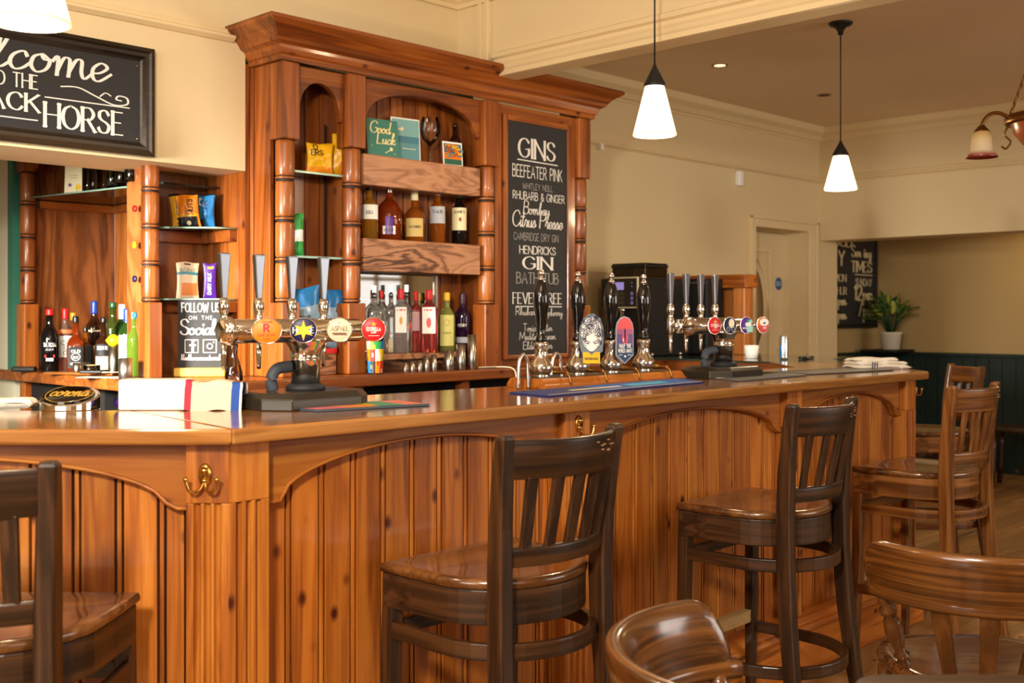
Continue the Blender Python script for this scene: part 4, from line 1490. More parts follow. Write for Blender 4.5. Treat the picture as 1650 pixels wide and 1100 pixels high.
bottle('spirit_bottle', 'spirit bottle with gold cap behind the whiskey bottle', at(118, 4.93, WZ_), .25, .036, 'tall', 'rose', gold_cap, .14, None, group=gA)
bottle('whiskey_bottle', 'square whiskey bottle with black label and black cap', at(122, 4.64, WZ_), .235, .036, 'squat', 'deep_amber', black_cap, .12, (lab_m['black'], .08, .46, .72), [('OLD', wht_p, .36, .01, .03), (ringq(0, .066, .016, .002), wht_p, 0, 0, 0), ('NO7', wht_p, .25, .01, .018), ('WHISKEY', wht_p, .14, .01, .036)], 5.0, group=gA)
bottle('bitter_bottle', 'short dark bottle with black label behind the jiggers', at(138, 4.68, WZ_), .19, .03, 'squat', 'amber', black_cap, .12, (lab_m['black'], .12, .6, 1.3), None, group=gA)
bottle('liqueur_bottle', 'tall brown bottle with blue cap and tan label in the alcove', at(152, 4.8, WZ_), .3, .036, 'wine', 'brown', blue_cap, .18, (lab_m['tan'], .1, .36, 1.1), None, group=gA, lab2=(lab_m['cream'], .56, .585, 1.2))
bottle('rum_bottle', 'black bottle with stopper and cream label near the lemon', at(167, 4.62, WZ_), .23, .036, 'squat', 'brown', black_cap, .1, (lab_m['cream'], .06, .3, 1.0), [('DRUM RUM', wht_p, .42, .014, .05)], group=gA, lab2=(lab_m['black'], .31, .52, 1.0))
bottle('wine_bottle', 'green bottle with green and orange neck behind the lemon', at(182, 4.84, WZ_), .295, .037, 'wine', 'olive', green_cap, .08, None, None, group=gA)
bottle('wine_bottle', 'green wine bottle with white foil cap', at(197, 4.74, WZ_), .285, .036, 'wine', 'green', white_cap, .22, None, None, group=gA)
bottle('wine_bottle', 'green wine bottle with blue foil cap and pale label', at(205, 4.48, WZ_), .265, .035, 'wine', 'green', blue_cap, .2, (lab_m['white'], .22, .6, 1.1), [('AREN', blk_p, .44, .01, .035)], group=gA)
bottle('cordial_bottle', 'clear bottle of light green cordial beside the alcove column', at(217, 4.32, WZ_), .25, .03, 'tall', 'lightgreen', white_cap, .1, None, None, group=gA)

gB = 'whiskies between the oak shelves'
zB = 1.629
bottle('whisky_bottle', 'golden whisky bottle with white label, leftmost between the oak shelves', W(595, Y=3.71)[:2] and (W(595, Y=3.71).x, 3.71, zB), .235, .038, 'tall', 'gold', black_cap, .12, (lab_m['white'], .36, .62, 1.2), [('JURA', navy_p, .45, .014, .03)], group=gB)
bottle('whisky_bottle', 'round shouldered amber whisky bottle with purple label', (W(627, Y=3.71).x, 3.71, zB), .255, .055, 'dome', 'deep_amber', steel, .2, (lab_m['white'], .1, .24, .5), [('RESERVE', navy_p, .15, .009, .04)], group=gB, lab2=(pur_p, .1, .4, .3))
bottle('whisky_bottle', 'squat honey whisky bottle with cream label', (W(668, Y=3.71).x, 3.71, zB), .235, .046, 'squat', 'amber', lab_m['cream'], .22, (lab_m['gold'], .1, .44, .9), [('GLENKIN', blk_p, .26, .01, .05)], group=gB)
bottle('whisky_bottle', 'slim amber whisky bottle with grey label', (W(705, Y=3.71).x, 3.71, zB), .25, .036, 'wine', 'amber', wht_p, .14, (lab_m['grey'], .36, .66, 1.1), [('TALIS', navy_p, .54, .013, .045)], group=gB)
bottle('whiskey_bottle', 'dark green whiskey bottle with tall cream label', (W(740, Y=3.71).x, 3.71, zB), .255, .036, 'wine', 'black', green_cap, .16, (lab_m['cream'], .26, .66, 1.1), [('JAMES', blk_p, .56, .012, .05), (disc(.004, .115, .006, .01), C('label_red', (150, 40, 40)), 0, 0, 0)], group=gB)
gC = 'gin bottles on the step shelf'
zC = 1.148


def gin(u, y, *a, **k):
    p = W(u, Y=y)
    n, lab_, H, r, sh, gl_, cap_ = a
    return bottle(n, lab_, (p.x, y, zC), H, r, sh, gl_, cap_, group=gC, **k)


gin(603, 3.69, 'gin_bottle', 'clear bottle with steel pourer, leftmost on the step shelf', .262, .031, 'square', 'clear', white_cap, sq=4.0, pourer=True)
gin(614, 3.757, 'gin_bottle', 'clear gin bottle with red cap behind the badge', .27, .026, 'square', 'clear', red_cap, sq=4.0)
gin(630, 3.757, 'gin_bottle', 'clear gin bottle with steel pourer beside the white gin label', .268, .026, 'square', 'clear', white_cap, sq=4.0, pourer=True)
gin(646, 3.69, 'gin_bottle', 'clear square gin bottle with white label and red cap', .275, .034, 'square', 'clear', red_cap, sq=5.0, caph=.16, lab=(lab_m['white'], .32, .72, .62), text=[('GIN', red_p, .66, .008, .03), (disc(0, .14, .006, .018), gold_p, 0, 0, 0)])
gin(655, 3.757, 'gin_bottle', 'bottle with steel pourer behind the pink gins', .27, .025, 'square', 'clear', white_cap, sq=4.0, pourer=True)
gin(670, 3.757, 'gin_bottle', 'narrow pink gin bottle with red cap behind the labelled pink gin', .27, .027, 'square', 'pink', red_cap, sq=5.0, caph=.16, lab=(lab_m['pink'], .35, .66, .5))
gin(691, 3.695, 'gin_bottle', 'pink gin bottle with white and pink label and red cap', .275, .041, 'square', 'pink', red_cap, sq=5.0, caph=.16, lab=(lab_m['white'], .3, .72, .62), text=[('PINK', red_p, .66, .008, .035), (disc(0, .13, .01, .022), pnk_p, 0, 0, 0)])
gin(720, 3.70, 'gin_bottle', 'lime yellow gin bottle with yellow cap', .265, .038, 'tall', 'lime', yel_p, caph=.14, lab=(lab_m['yellow'], .1, .62, .9), text=[('LEMON', C('label_olive', (130, 120, 40)), .3, .009, .036), (ringq(0, .13, .014, .003), gold_p, 0, 0, 0)])
gin(745, 3.72, 'gin_bottle', 'dark plum gin bottle with purple foil at the right of the gins', .265, .037, 'wine', 'plum', C('plum_foil', (64, 30, 50), .3), caph=.2, lab=(lab_m['grey'], .14, .24, 1.1), text=[('HENRY', lab_m['white'], .42, .012, .04)])


# ------------------------------------------------------------------ steel measures, lemon, boards and other bits
def cup(name, label, pos, r, h, mat=steel, group=None, cat='measure', taper=1.0):
    t = tag(mb(mat).lathe([(r * .94 * taper, 0), (r * taper, .002), (r, h), (r * .93, h), (r * .9 * taper, .006), (.001, .006)], (0, 0, 0), 24, cap=False).done(name), label, cat, group)
    t.location = pos
    return t


ords = ['smallest steel measure, leftmost in the row under the gins', 'small steel measure second in the row under the gins', 'small steel measure third in the row under the gins', 'medium steel measure fourth in the row', 'medium steel measure fifth in the row', 'large steel measure third from the right end of the row', 'large steel measure left of the tallest one', 'tallest steel measure at the right end of the row']
for (u, w, h), lb in zip(((653, 8, .042), (664, 9, .046), (676, 9, .048), (687, 9, .068), (699, 10, .07), (723.5, 15, .088), (742.5, 15, .112), (760.5, 14, .153)), ords):
    p = W(u, Y=3.565)
    D = p.x * CA + p.y * SA
    cup('steel_measure', lb, (p.x, p.y, WT), w * D / F_PX / 2, h, group='steel measures under the gin shelf')
p = at(183, 4.5, WT)
cup('cocktail_shaker', 'tall steel shaker carrying a lemon in the left alcove', p, .021, .115, cat='shaker')
lm = tag(mb(C('lemon_skin', (250, 202, 16), .45)).lathe([(.001, -.03), (.005, -.028), (.016, -.021), (.0245, -.008), (.0255, .003), (.02, .016), (.01, .024), (.005, .03), (.001, .031)], (0, 0, 0), 20, axis='y').done('lemon'), 'yellow lemon resting on the tall steel shaker', 'lemon')
lm.location = (p[0], p[1], WT + .136)
lm.rotation_euler = (0, 0, .8)
cup('steel_tumbler', 'wide steel tumbler at the front corner of the alcove worktop', at(202, 4.16, WT), .0245, .078, cat='tumbler')
cup('jigger', 'small steel jigger in front of the black labelled whiskey', at(124, 4.5, WT + .01), .016, .036, cat='jigger')
cup('jigger', 'small steel jigger behind the chopping board box', at(139, 4.58, WT), .014, .045, cat='jigger')
cup('glass_tub', 'small glass tub of beige garnish on the chopping board', at(148, 4.46, WT + .01), .033, .028, clear_glass, cat='tub')
q = tag(mb(C('beige_garnish', (226, 190, 130), .8, bump=.6, nscale=200)).lathe([(.001, .001), (.027, .001), (.027, .018), (.02, .022), (.001, .024)], (0, 0, 0), 16).done('garnish'), 'beige garnish heaped inside the small glass tub', 'garnish')
q.location = (*at(148, 4.46, WT)[:2], WT + .017)
t = tag(mb(warm_x).box(-.17, .17, -.06, .06, 0, .01).done('chopping_board', bevel=.003), 'thin wooden chopping board in front of the alcove bottles', 'board')
t.location = at(141, 4.49, WT)
t.rotation_euler = (0, 0, 2.0)
t = thing('knife', 'black handled bar knife on the chopping board', 'knife', (*at(152, 4.36, WT)[:2], WT + .0105), -.7)
mb(black_plastic).box(-.055, .03, -.008, .008, 0, .012).done('handle', t, bevel=.004)
mb(steel).prism([(.03, -.008), (.11, -.004), (.12, .004), (.03, .008)], 'z', .004, .006).done('blade', t)
t = tag(mb(C('menu_paper', (214, 208, 180), .8)).box(-.1, .1, -.035, .035, 0, .002).done('menu_card'), 'flat menu card on the alcove worktop edge', 'menu')
t.location = at(170, 4.26, WT)
t.rotation_euler = (0, 0, -.9)
t = tag(mb(black_plastic).box(-.05, .05, -.02, .02, 0, .022).done('card_reader', bevel=.008), 'small black card reader by the far alcove column', 'card reader')
t.location = at(39, 4.70, WT)
t.rotation_euler = (0, 0, -.8)
# carafe behind the towels
t = tag(mb(clear_glass).lathe([(.03, 0), (.032, .004), (.031, .03), (.02, .07), (.012, .095), (.011, .12), (.0145, .125), (.0145, .132), (.0115, .132)], (0, 0, 0), 22, cap=False).done('glass_carafe'), 'small clear glass carafe behind the bar towel', 'carafe')
t.location = at(377, 4.02, WT)


# ------------------------------------------------------------------ snack bags and packets
def packet(name, label, pos, w, h, d, rz, mat, bands=(), text=(), lean=0, roll=0, group=None, seed=1, cat='snack bag', crush=.6):
    t = thing(name, label, cat, pos, rz, group)
    t.rotation_euler = (-lean, roll, rz)
    r = random.Random(seed)
    ph = [r.uniform(0, 6.3) for _ in range(6)]

    def P(u, v, s):
        k = (max(0, math.sin(PI * v)) ** .55) * (max(0, math.sin(PI * u)) ** .45)
        x = (u - .5) * w * (1 - .1 * math.sin(PI * v))
        wr = crush * .1 * d * (math.sin(9 * u + 6 * v + ph[0]) + math.sin(13 * v - 5 * u + ph[1]) + .7 * math.sin(21 * u + ph[2]) * math.sin(9 * v + ph[3]))
        z = v * h * (1 - .02 * math.cos(6 * u + ph[4]))
        return (x, -s * (d / 2 * k + wr * k), z)
    nu, nv = 22, 26
    b = mb(mat)
    for s in (1, -1):
        V = [[b.b.verts.new(P(i / nu, j / nv, s)) for j in range(nv + 1)] for i in range(nu + 1)]
        for i in range(nu):
            for j in range(nv):
                m = mat
                for bm, u0, u1, v0, v1 in bands:
                    if u0 <= (i + .5) / nu <= u1 and v0 <= (j + .5) / nv <= v1:
                        m = bm
                b.m(m)
                b.face([V[i][j], V[i + 1][j], V[i + 1][j + 1], V[i][j + 1]], True)
    b.done('foil_bag', t)
    if text:
        b = MB()
        for s, m, u0, v0, hh, ww, vert in text:
            qs = letters(s, hh, 0, 0, ww, thin=.16, thick=.22) if isinstance(s, str) else s
            b.m(m)
            for q in qs:
                vs = []
                for x, y in q:
                    if vert:
                        x, y = -y, x
                    u, v = u0 + x / w, v0 + y / h
                    p = P(min(max(u, 0), 1), min(max(v, 0), 1), 1)
                    vs.append(b.b.verts.new((p[0], p[1] - .0012 - (len(b.b.faces) * 7 % 13) * 2.5e-5, p[2])))
                b.face(vs)
        b.done('bag_print', t, recalc=False)
    return t


foil_y = C('yellow_foil', (226, 170, 20), .3)
foil_yd = C('amber_foil', (222, 132, 22), .3)
foil_b = C('blue_foil', (34, 116, 178), .3)
foil_s = C('silver_blue_foil', (140, 170, 196), .3)
foil_g = C('green_foil', (54, 150, 70), .3)
foil_p = C('purple_foil', (70, 26, 130), .3)
z1 = 1.881
p = W(519, Y=3.71)
packet('crisp_bag', 'crumpled yellow crisp bag on the left of the upper glass shelf', (p.x - .015, 3.705, z1), .115, .125, .05, -.35, foil_y, [(foil_yd, 0, 1, 0, .22)], [('ERS', blk_p, .35, .6, .022, .05, 0), ('O', blk_p, .3, .8, .02, None, 0)], seed=3, group='crisp bags in the narrow bay')
p = W(545, Y=3.72)
packet('crisp_bag', 'creased yellow crisp bag beside the first, leaning on the right post', (p.x + .005, 3.705, z1), .1, .175, .045, -.35, foil_y, [(foil_yd, .3, 1, 0, .35)], [('S', blk_p, .75, .4, .02, None, 0)], seed=8, roll=.06, group='crisp bags in the narrow bay')
p = W(481, Y=3.7)
packet('crisp_bag', 'green crisp bag half hidden behind the corner column', (p.x, 3.72, 1.546), .07, .17, .04, -.3, foil_g, [(white_pl, 0, 1, .35, .6)], seed=5, group='crisp bags in the narrow bay')
p = W(501, Y=3.69)
packet('crisp_bag', 'silver blue crisp bag behind the middle tap levers', (p.x, 3.71, 1.178), .15, .245, .06, -.35, foil_s, [(foil_b, 0, 1, .68, 1)], [('ERS', blk_p, .45, .45, .022, .055, 0)], seed=11, roll=-.12, group='crisp bags in the narrow bay')
p = W(540, Y=3.69)
packet('crisp_bag', 'silver blue crisp bag leaning right by the second column', (p.x - .01, 3.71, 1.178), .12, .235, .06, -.35, foil_s, [(foil_b, 0, 1, .7, 1)], [('ERS', blk_p, .5, .4, .022, .055, 0), ('R', blk_p, .5, .62, .025, None, 0)], seed=12, roll=.18, group='crisp bags in the narrow bay')
t = thing('snack_tray', 'brown card tray with red edges under the blue crisp bags', 'tray', (2.62, 3.715, WT))
mb(oak_x).box(-.1, .1, -.055, .06, 0, .085).done('tray_side', t, bevel=.002)
mb(red_p).box(-.102, .102, -.058, .062, .085, .105).box(-.102, -.02, -.058, -.055, .006, .022).done('red_edge', t, bevel=.002)
z2 = 1.659
p = W(294, Y=4.03)
packet('nut_packet', 'yellow nut packet standing left on the corner glass shelf', (p.x, 4.03, z2), .075, .135, .03, -.45, foil_y, [(blk_p, 0, 1, .94, 1)], [('NUTTY', blk_p, .6, .45, .024, .085, 1)], roll=-.12, seed=21, group='nut packets on the corner shelf')
p = W(306, Y=3.985)
packet('nut_packet', 'yellow nut packet with dark corner between yellow and blue packets', (p.x, 3.985, z2), .088, .132, .03, -.7, foil_yd, [(blk_p, .0, .9, 0, .3), (blk_p, 0, 1, .95, 1), (foil_y, 0, 1, .3, .4)], [('NUTS', blk_p, .75, .6, .02, .06, 1), (disc(0, 0, .009), crm_p, .5, .12, 0, 0, 0)], roll=-.1, seed=22, group='nut packets on the corner shelf')
p = W(331, Y=3.98)
packet('nut_packet', 'blue nut packet at the right of the corner glass shelf', (p.x, 3.985, z2), .082, .135, .03, -.7, foil_b, [(blk_p, 0, .5, 0, .25), (blk_p, 0, 1, .95, 1)], [('STAR', C('deep_blue_print', (14, 60, 100)), .65, .55, .022, .07, 1), (rect(-.006, .006, -.015, .015), crm_p, .3, .78, 0, 0, 0)], seed=23, group='nut packets on the corner shelf')
z3 = 1.378
p = W(302, Y=4.0)
packet('snack_pouch', 'cream snack pouch with prawn coloured picture on the lower corner shelf', (p.x, 4.0, z3), .088, .142, .02, -.55, C('cream_pouch', (226, 200, 170), .5), [(C('pouch_orange', (220, 130, 60), .5), .25, .95, .06, .42), (C('pouch_teal', (60, 140, 160), .5), 0, 1, .66, .72)], [('NATURALS', teal_p, .5, .74, .013, .06, 0), (rect(-.012, .012, -.003, .003), blk_p, .5, .94, 0, 0, 0)], crush=.2, seed=31, cat='pouch')
p = W(338, Y=3.97)
packet('chocolate_bar', 'tall purple chocolate bar on the lower corner shelf', (p.x, 3.97, z3), .052, .14, .014, -.5, foil_p, [(gold_p, .3, .8, .86, .93)], [('DAIRY MILK', wht_p, .6, .42, .014, .085, 1)], crush=.15, seed=32, cat='chocolate bar')

# follow-us board
q = W(324, 606, Z=WT)
fb = thing('table_chalkboard', 'small standing chalkboard inviting to follow on the socials', 'chalkboard', (q.x, q.y, WT), -.74)
mb(C('yellow_pine_foot', (214, 170, 60), .5)).box(-.098, .098, -.035, .03, 0, .034).done('wooden_foot', fb, bevel=.004)
mb(slate).box(-.088, .088, -.006, .002, .03, .3).done('board', fb)
b = mb(chalk)
O = (0, -.0068, 0)
b.flat(letters('FOLLOW US', .034, 0, .252, .146, thin=.08, thick=.2, serif=.1), O, GX, UZ)
b.flat(letters('ON THE', .014, 0, .222, .09, thin=.12, thick=.12, gap=.5), O, GX, UZ)
b.flat(letters('Socials', .06, .0, .163, .155, thin=.06, thick=.14, gap=.02), O, GX, UZ)
sqr = lambda cx, cz, h: line(cx - h, cz - h, cx + h, cz - h, .0025) + line(cx - h, cz + h, cx + h, cz + h, .0025) + line(cx - h, cz - h, cx - h, cz + h, .0025) + line(cx + h, cz - h, cx + h, cz + h, .0025)
b.flat(sqr(-.035, .118, .025) + sqr(.035, .118, .025) + ringq(.035, .118, .012, .0035) + disc(.05, .133, .003), O, GX, UZ)
b.flat(_ribbon(_smooth([(-.02, .14), (-.028, .14), (-.031, .13), (-.031, .096)], 4), .006, .009) + line(-.042, .122, -.02, .122, .006), O, GX, UZ)
b.flat(letters('@blackhorsemountsorrel'.replace('@', ''), .022, 0, .064, .15, thin=.12, thick=.16, gap=.04), O, GX, UZ)
b.done('lettering', fb, recalc=False)

# cards, glasses and pictures on the upper oak shelf
zA = 1.976


def card(name, label, pos, w, h, rz, lean, body, art, cat='card'):
    t = thing(name, label, cat, pos, rz)
    t.rotation_euler = (-lean, 0, rz)
    mb(body).box(-w / 2, w / 2, -.001, .001, 0, h).done('card_sheet', t)
    b = MB()
    for k, (m, qs) in enumerate(art):
        b.m(m).flat(qs, (0, -.0014 - .0003 * k, 0), GX, UZ)
    b.done('card_print', t, recalc=False)
    return t


teal_c = C('teal_card', (58, 122, 108), .5)
p = W(617, Y=3.68)
card('greeting_card', 'teal good luck card with gold script on the upper oak shelf', (p.x, 3.675, zA), .155, .165, -.12, .1, teal_c,
     [(C('pale_gold_print', (238, 222, 160)), letters('Good', .05, -.012, .105, .1, thin=.06, thick=.13, gap=.02, slant=.2) + letters('Luck', .05, .015, .06, .09, thin=.06, thick=.13, gap=.02, slant=.2) + disc(.04, .04, .008) + line(.01, .022, .036, .036, .003) + disc(-.06, .12, .002) + disc(.06, .1, .002) + disc(-.055, .05, .002) + disc(.055, .02, .0025))])
p = W(655, Y=3.74)
card('greeting_card', 'pale blue card with white border behind the good luck card', (p.x, 3.74, zA), .15, .2, -.12, .06, white_pl,
     [(C('sea_blue_print', (94, 150, 158)), rect(-.07, .07, .006, .194)), (C('sea_pale_print', (126, 176, 174)), rect(-.07, .07, .12, .194)), (C('sea_mid_print', (70, 128, 146)), rect(-.07, .07, .09, .12)), (crm_p, rect(-.02, .05, .064, .067) + disc(-.03, .15, .012, .006) + disc(-.018, .152, .008, .008))])
p = W(729, Y=3.66)
rnd = random.Random(5)
blobs = []
for k in range(60):
    cx, cz = rnd.uniform(-.043, .043), rnd.uniform(.036, .094)
    m = [yel_p, org_p, gold_p, C('sky_grey_print', (90, 130, 150)), C('rust_sky_print', (176, 80, 24)), teal_p][rnd.randrange(6)] if k else yel_p
    rx, rz_ = rnd.uniform(.006, .016), rnd.uniform(.002, .005)
    rx = min(rx, .048 - abs(cx))
    blobs.append((m, disc(cx, cz, rx, rz_, 10)))
art_m = {}
arts_ = [(C('sky_slate_print', (70, 108, 128)), rect(-.048, .048, .006, .1)), (org_p, rect(-.048, .048, .03, .06)), (C('field_green_print', (40, 92, 70)), rect(-.048, .048, .006, .03))]
card('small_painting', 'small square picture of a stormy orange sunset on the upper shelf', (p.x, 3.655, zA), .108, .108, -.1, .08, white_pl, arts_ + blobs, 'picture')


def wine_glass(label, pos, s=1.0):
    t = thing('wine_glass', label, 'wine glass', pos)
    mb(clear_glass).lathe([(.036 * s, 0), (.036 * s, .003), (.006, .006), (.004, .02), (.004, .085 * s), (.008, .092 * s), (.032 * s, .115 * s), (.044 * s, .15 * s), (.042 * s, .185 * s), (.034 * s, .22 * s)], (0, 0, 0), 24, cap=False).done('bowl_and_stem', t)


p = W(693, Y=3.72)
wine_glass('balloon wine glass beside the pale blue card', (p.x, 3.72, zA))
p = W(733, Y=3.745)
bottle('decanter', 'dark glass decanter behind the small sunset picture', (p.x, 3.745, zA), .21, .03, 'tall', 'brown', clear_glass, .08, cat='decanter')
# pint glass printed in bright colours
p = W(606, Y=3.545)
t = thing('printed_glass', 'brightly printed pint glass on the back worktop', 'glass', (p.x, 3.55, WT))
mb(clear_glass).lathe([(.027, 0), (.028, .004), (.036, .15), (.0345, .15), (.0265, .008), (.001, .008)], (0, 0, 0), 24, cap=False).done('glass', t)
cols = [red_p, crm_p, yel_p, grn_p, blu_p, blk_p, org_p]
b = MB()
n = 28
for k in range(n):
    for j in range(8):
        a, e = 2 * PI * k / n, 2 * PI * (k + 1) / n
        za, ze = .006 + .016 * j, .006 + .016 * (j + 1)
        ra, re = .0285 + .0083 * za / .15, .0285 + .0083 * ze / .15
        b.m(cols[(k // 3 + (j // 3) * 2 + (1 if (k * 7 + j * 5) % 11 == 0 else 0)) % 7])
        b.face([b.b.verts.new((r_ * math.cos(q), r_ * math.sin(q), z_)) for r_, q, z_ in ((ra, a, za), (ra, e, za), (re, e, ze), (re, a, ze))])
b.done('printed_wrap', t, recalc=False)
# white cable hanging from the worktop
tag(mb(crm_p).tube(_curve([(3.475, 3.62, WT + .003), (3.53, 3.56, WT + .006), (3.57, 3.5, WT + .002), (3.585, 3.485, WT - .03), (3.575, 3.485, WT - .09), (3.57, 3.485, WT - .14)]), .0025, 8).done('cable'), 'thin pale cable hanging over the back worktop edge', 'cable')
# things on the high glass shelf in the alcove
zG = 1.831
p = at(119, 4.78, zG)
card('greeting_card', 'cream card with coloured flowers on the alcove glass shelf', p, .085, .13, -.9, .05, C('cream_card', (226, 214, 172), .6), [(pur_p, star(-.018, .04, .012, 5)), (yel_p, disc(.02, .03, .013)), (grn_p, rect(.012, .014, .01, .03)), (C('brown_script', (150, 130, 90)), rect(-.02, .02, .08, .082) + rect(-.015, .015, .07, .072))])
for k, (u, D, lb) in enumerate(((143, 4.72, 'clear straight glass right of the cream card on the alcove shelf'), (153, 4.66, 'clear straight glass third along the alcove glass shelf'), (168, 4.7, 'clear straight glass at the middle of the alcove glass shelf'), (182, 4.5, 'smoky straight glass fourth along the alcove glass shelf'), (196, 4.42, 'smoky straight glass under the lintel, second from the column'), (212, 4.34, 'smoky straight glass nearest the column on the alcove shelf'))):
    cup('straight_glass', lb, at(u, D, zG), .027, .11, clear_glass if k < 3 else thin_glass('smoky_glass', (90, 110, 116)), 'glasses on the alcove shelf', cat='glass')

# ------------------------------------------------------------------ far counter, coffee machine and pine surround
fc = thing('far_counter', 'timber counter with glass top under the coffee machine', 'counter', (5.05, 3.0, 0))
FCP = [(5.05, 3.035), (5.335, 2.752), (5.62, 3.035), (6.05, 3.035), (6.05, 4.438), (5.05, 4.438)]
part(mb(back_y).prism(FCP, 'z', .96, 1.06), 'timber_edge', fc, bevel=.004)
part(mb(plain('dark_green_glass', (40, 58, 50), .08, coat=.5)).prism(FCP, 'z', 1.06, 1.07), 'glass_top', fc, bevel=.002)
part(mb(void_black).box(5.3, 6.0, 3.1, 4.43, 0, .96), 'cabinet', fc)
cm = thing('coffee_machine', 'black bean to cup coffee machine with lit button panel', 'coffee machine', (5.15, 3.97, 1.071))
part(mb(black_matt).box(5.17, 5.62, 3.97, 4.28, 1.09, 1.52).box(5.15, 5.6, 3.97, 4.28, 1.071, 1.1).box(5.13, 5.17, 3.97, 4.28, 1.36, 1.53), 'casing', cm, bevel=.008)
part(mb(dark_glass).box(5.2, 5.42, 4.0, 4.25, 1.53, 1.62).m(black_plastic).box(5.195, 5.425, 3.995, 4.255, 1.595, 1.61).box(5.18, 5.44, 3.98, 4.27, 1.518, 1.535), 'bean_hopper', cm, bevel=.004)
part(mb(crm_p).box(5.118, 5.13, 3.99, 4.2, 1.352, 1.535), 'panel_frame', cm, bevel=.003)
pn = mb(black_gloss).box(5.114, 5.119, 3.998, 4.192, 1.36, 1.527)
part(pn, 'touch_panel', cm)
scr = plain('lilac_screen', (150, 140, 210), .3, emit=(150, 140, 220), estr=.5)
dimbtn = C('grey_buttons', (70, 62, 62), .5)
b = mb(scr).box(5.112, 5.114, 4.09, 4.17, 1.46, 1.505)
b.m(dimbtn)
for r_ in range(3):
    for c_ in range(2):
        b.box(5.112, 5.114, 4.085 + c_ * .05, 4.125 + c_ * .05, 1.375 + r_ * .027, 1.393 + r_ * .027)
part(b, 'screen_and_keys', cm)
b = mb(scr)
for r_ in range(3):
    b.flat(ringq(0, 0, .009, .003, 16), (5.1135, 4.03, 1.383 + r_ * .027), (0, -1, 0), UZ)
b.flat(disc(0, 0, .003), (5.1135, 4.03, 1.48), (0, -1, 0), UZ).flat(disc(0, 0, .003), (5.1135, 4.03, 1.5), (0, -1, 0), UZ)
part(b, 'ring_buttons', cm, recalc=False)
part(mb(chrome).lathe([(.012, 1.27), (.012, 1.33), (.018, 1.335), (.018, 1.35)], (5.14, 4.12, 0), 14).m(black_plastic).box(5.06, 5.17, 4.0, 4.26, 1.071, 1.095), 'spout_and_tray', cm, bevel=.003)
b = mb(chrome)
for x in (5.22, 5.5):
    b.lathe([(.012, 1.071), (.012, 1.09)], (x, 3.965, 0), 12)
part(b, 'foot', cm)
part(mb(C('logo_outline', (64, 66, 72), .4)).flat(sqr(0, 0, .022), (5.36, 3.9685, 1.46), (1, 0, 0), UZ), 'maker_mark', cm, recalc=False)
mc = thing('milk_cooler', 'black cooler cabinet with green energy sticker beside the coffee machine', 'cooler', (5.7, 4.0, 1.071))
part(mb(black_matt).box(5.625, 5.8, 3.86, 4.28, 1.075, 1.535), 'casing', mc, bevel=.006)
part(mb(steel).box(5.618, 5.625, 3.87, 4.27, 1.505, 1.512), 'door_trim', mc)
part(mb(C('mint_sticker', (120, 200, 150), .5)).box(5.7, 5.725, 3.858, 3.8602, 1.44, 1.5), 'sticker', mc)
b = mb(steel)
for y_ in (3.9, 4.24):
    b.lathe([(.01, 1.071), (.01, 1.076)], (5.7, y_, 0), 10)
part(b, 'foot', mc)
ph_ = thing('pine_surround', 'light pine frame standing on the far counter behind the cooler', 'frame', (5.86, 4.0, 1.071))
part(mb(hatch_z).box(5.82, 5.92, 3.72, 3.80, 1.071, 1.48), 'post', ph_, bevel=.004)
part(mb(hatch_z).box(5.82, 5.92, 4.34, 4.42, 1.071, 1.48), 'post', ph_, bevel=.004)
part(mb(pine_y).box(5.80, 5.94, 3.70, 4.43, 1.48, 1.56), 'top_rail', ph_, bevel=.004)
part(mb(hatch_z).box(5.9, 5.915, 3.80, 4.34, 1.071, 1.48), 'back_board', ph_)
t = cup('white_cup', 'white china cup on the far counter by the pine frame', (*W(1211, 577, Z=1.071)[:2], 1.071), .042, .072, white_pl, cat='cup', taper=.8)
q = W(1263, 579, Z=1.071)
t = thing('drink_can', 'slim silver and blue drinks can on the far counter', 'can', q, -.7)
mb(plain('silver_can', (206, 214, 220), .2, metal=.9)).lathe([(.02, 0), (.0235, .006), (.024, .012), (.024, .122), (.021, .13), (.02, .132), (.001, .13)], (0, 0, 0), 24).done('can_body', t)
b = mb(blu_p)
b.grid(lambda u, v: (.0243 * math.cos(PI * (.9 + .35 * u)), .0243 * math.sin(PI * (.9 + .35 * u)), .014 + .06 * v), 8, 1)
b.done('blue_band', t, recalc=False)
q = W(1298, 578.5, Z=1.071)
t = thing('keys', 'small bunch of keys on the far counter', 'keys', q)
mb(black_plastic).box(-.06, -.005, -.012, .012, 0, .016).done('fob', t, bevel=.004)
b = mb(steel)
b.tube([(.014 * math.cos(k * PI / 8) + .01, .014 * math.sin(k * PI / 8), .012) for k in range(16)], .002, 6, closed=True)
for a in (.3, -.4, .9):
    c, s = math.cos(a), math.sin(a)
    b.box(.02, .065, -.006 + a * .02, .006 + a * .02, .004 + a * .004, .007 + a * .004)
b.done('key', t)
q = W(1327, 576, Z=1.071)
t = tag(mb(black_plastic).box(-.04, .04, -.012, .012, 0, .012).m(chrome).tube([(.0, .012 * math.cos(k * PI / 8), .014 + .012 * math.sin(k * PI / 8)) for k in range(16)], .0025, 6, closed=True).done('bottle_opener'), 'black bottle opener with chrome ring near the keys', 'opener')
t.location = (q.x - .17, q.y + .0, 1.071)

# ================================================================== bar stools
def outline(sx=1.0, n=20):
    """Seat plan: straight front, sides easing into a rounded back."""
    p = [(-.222, .19), (-.11, .196), (.0, .198), (.11, .196), (.222, .19), (.219, .09)]
    for k in range(n + 1):
        a = PI * k / n
        p.append((.214 * math.cos(a), -.0 - .19 * math.sin(a)))
    p.append((-.219, .09))
    return [(x * sx, y * sx) for x, y in p]


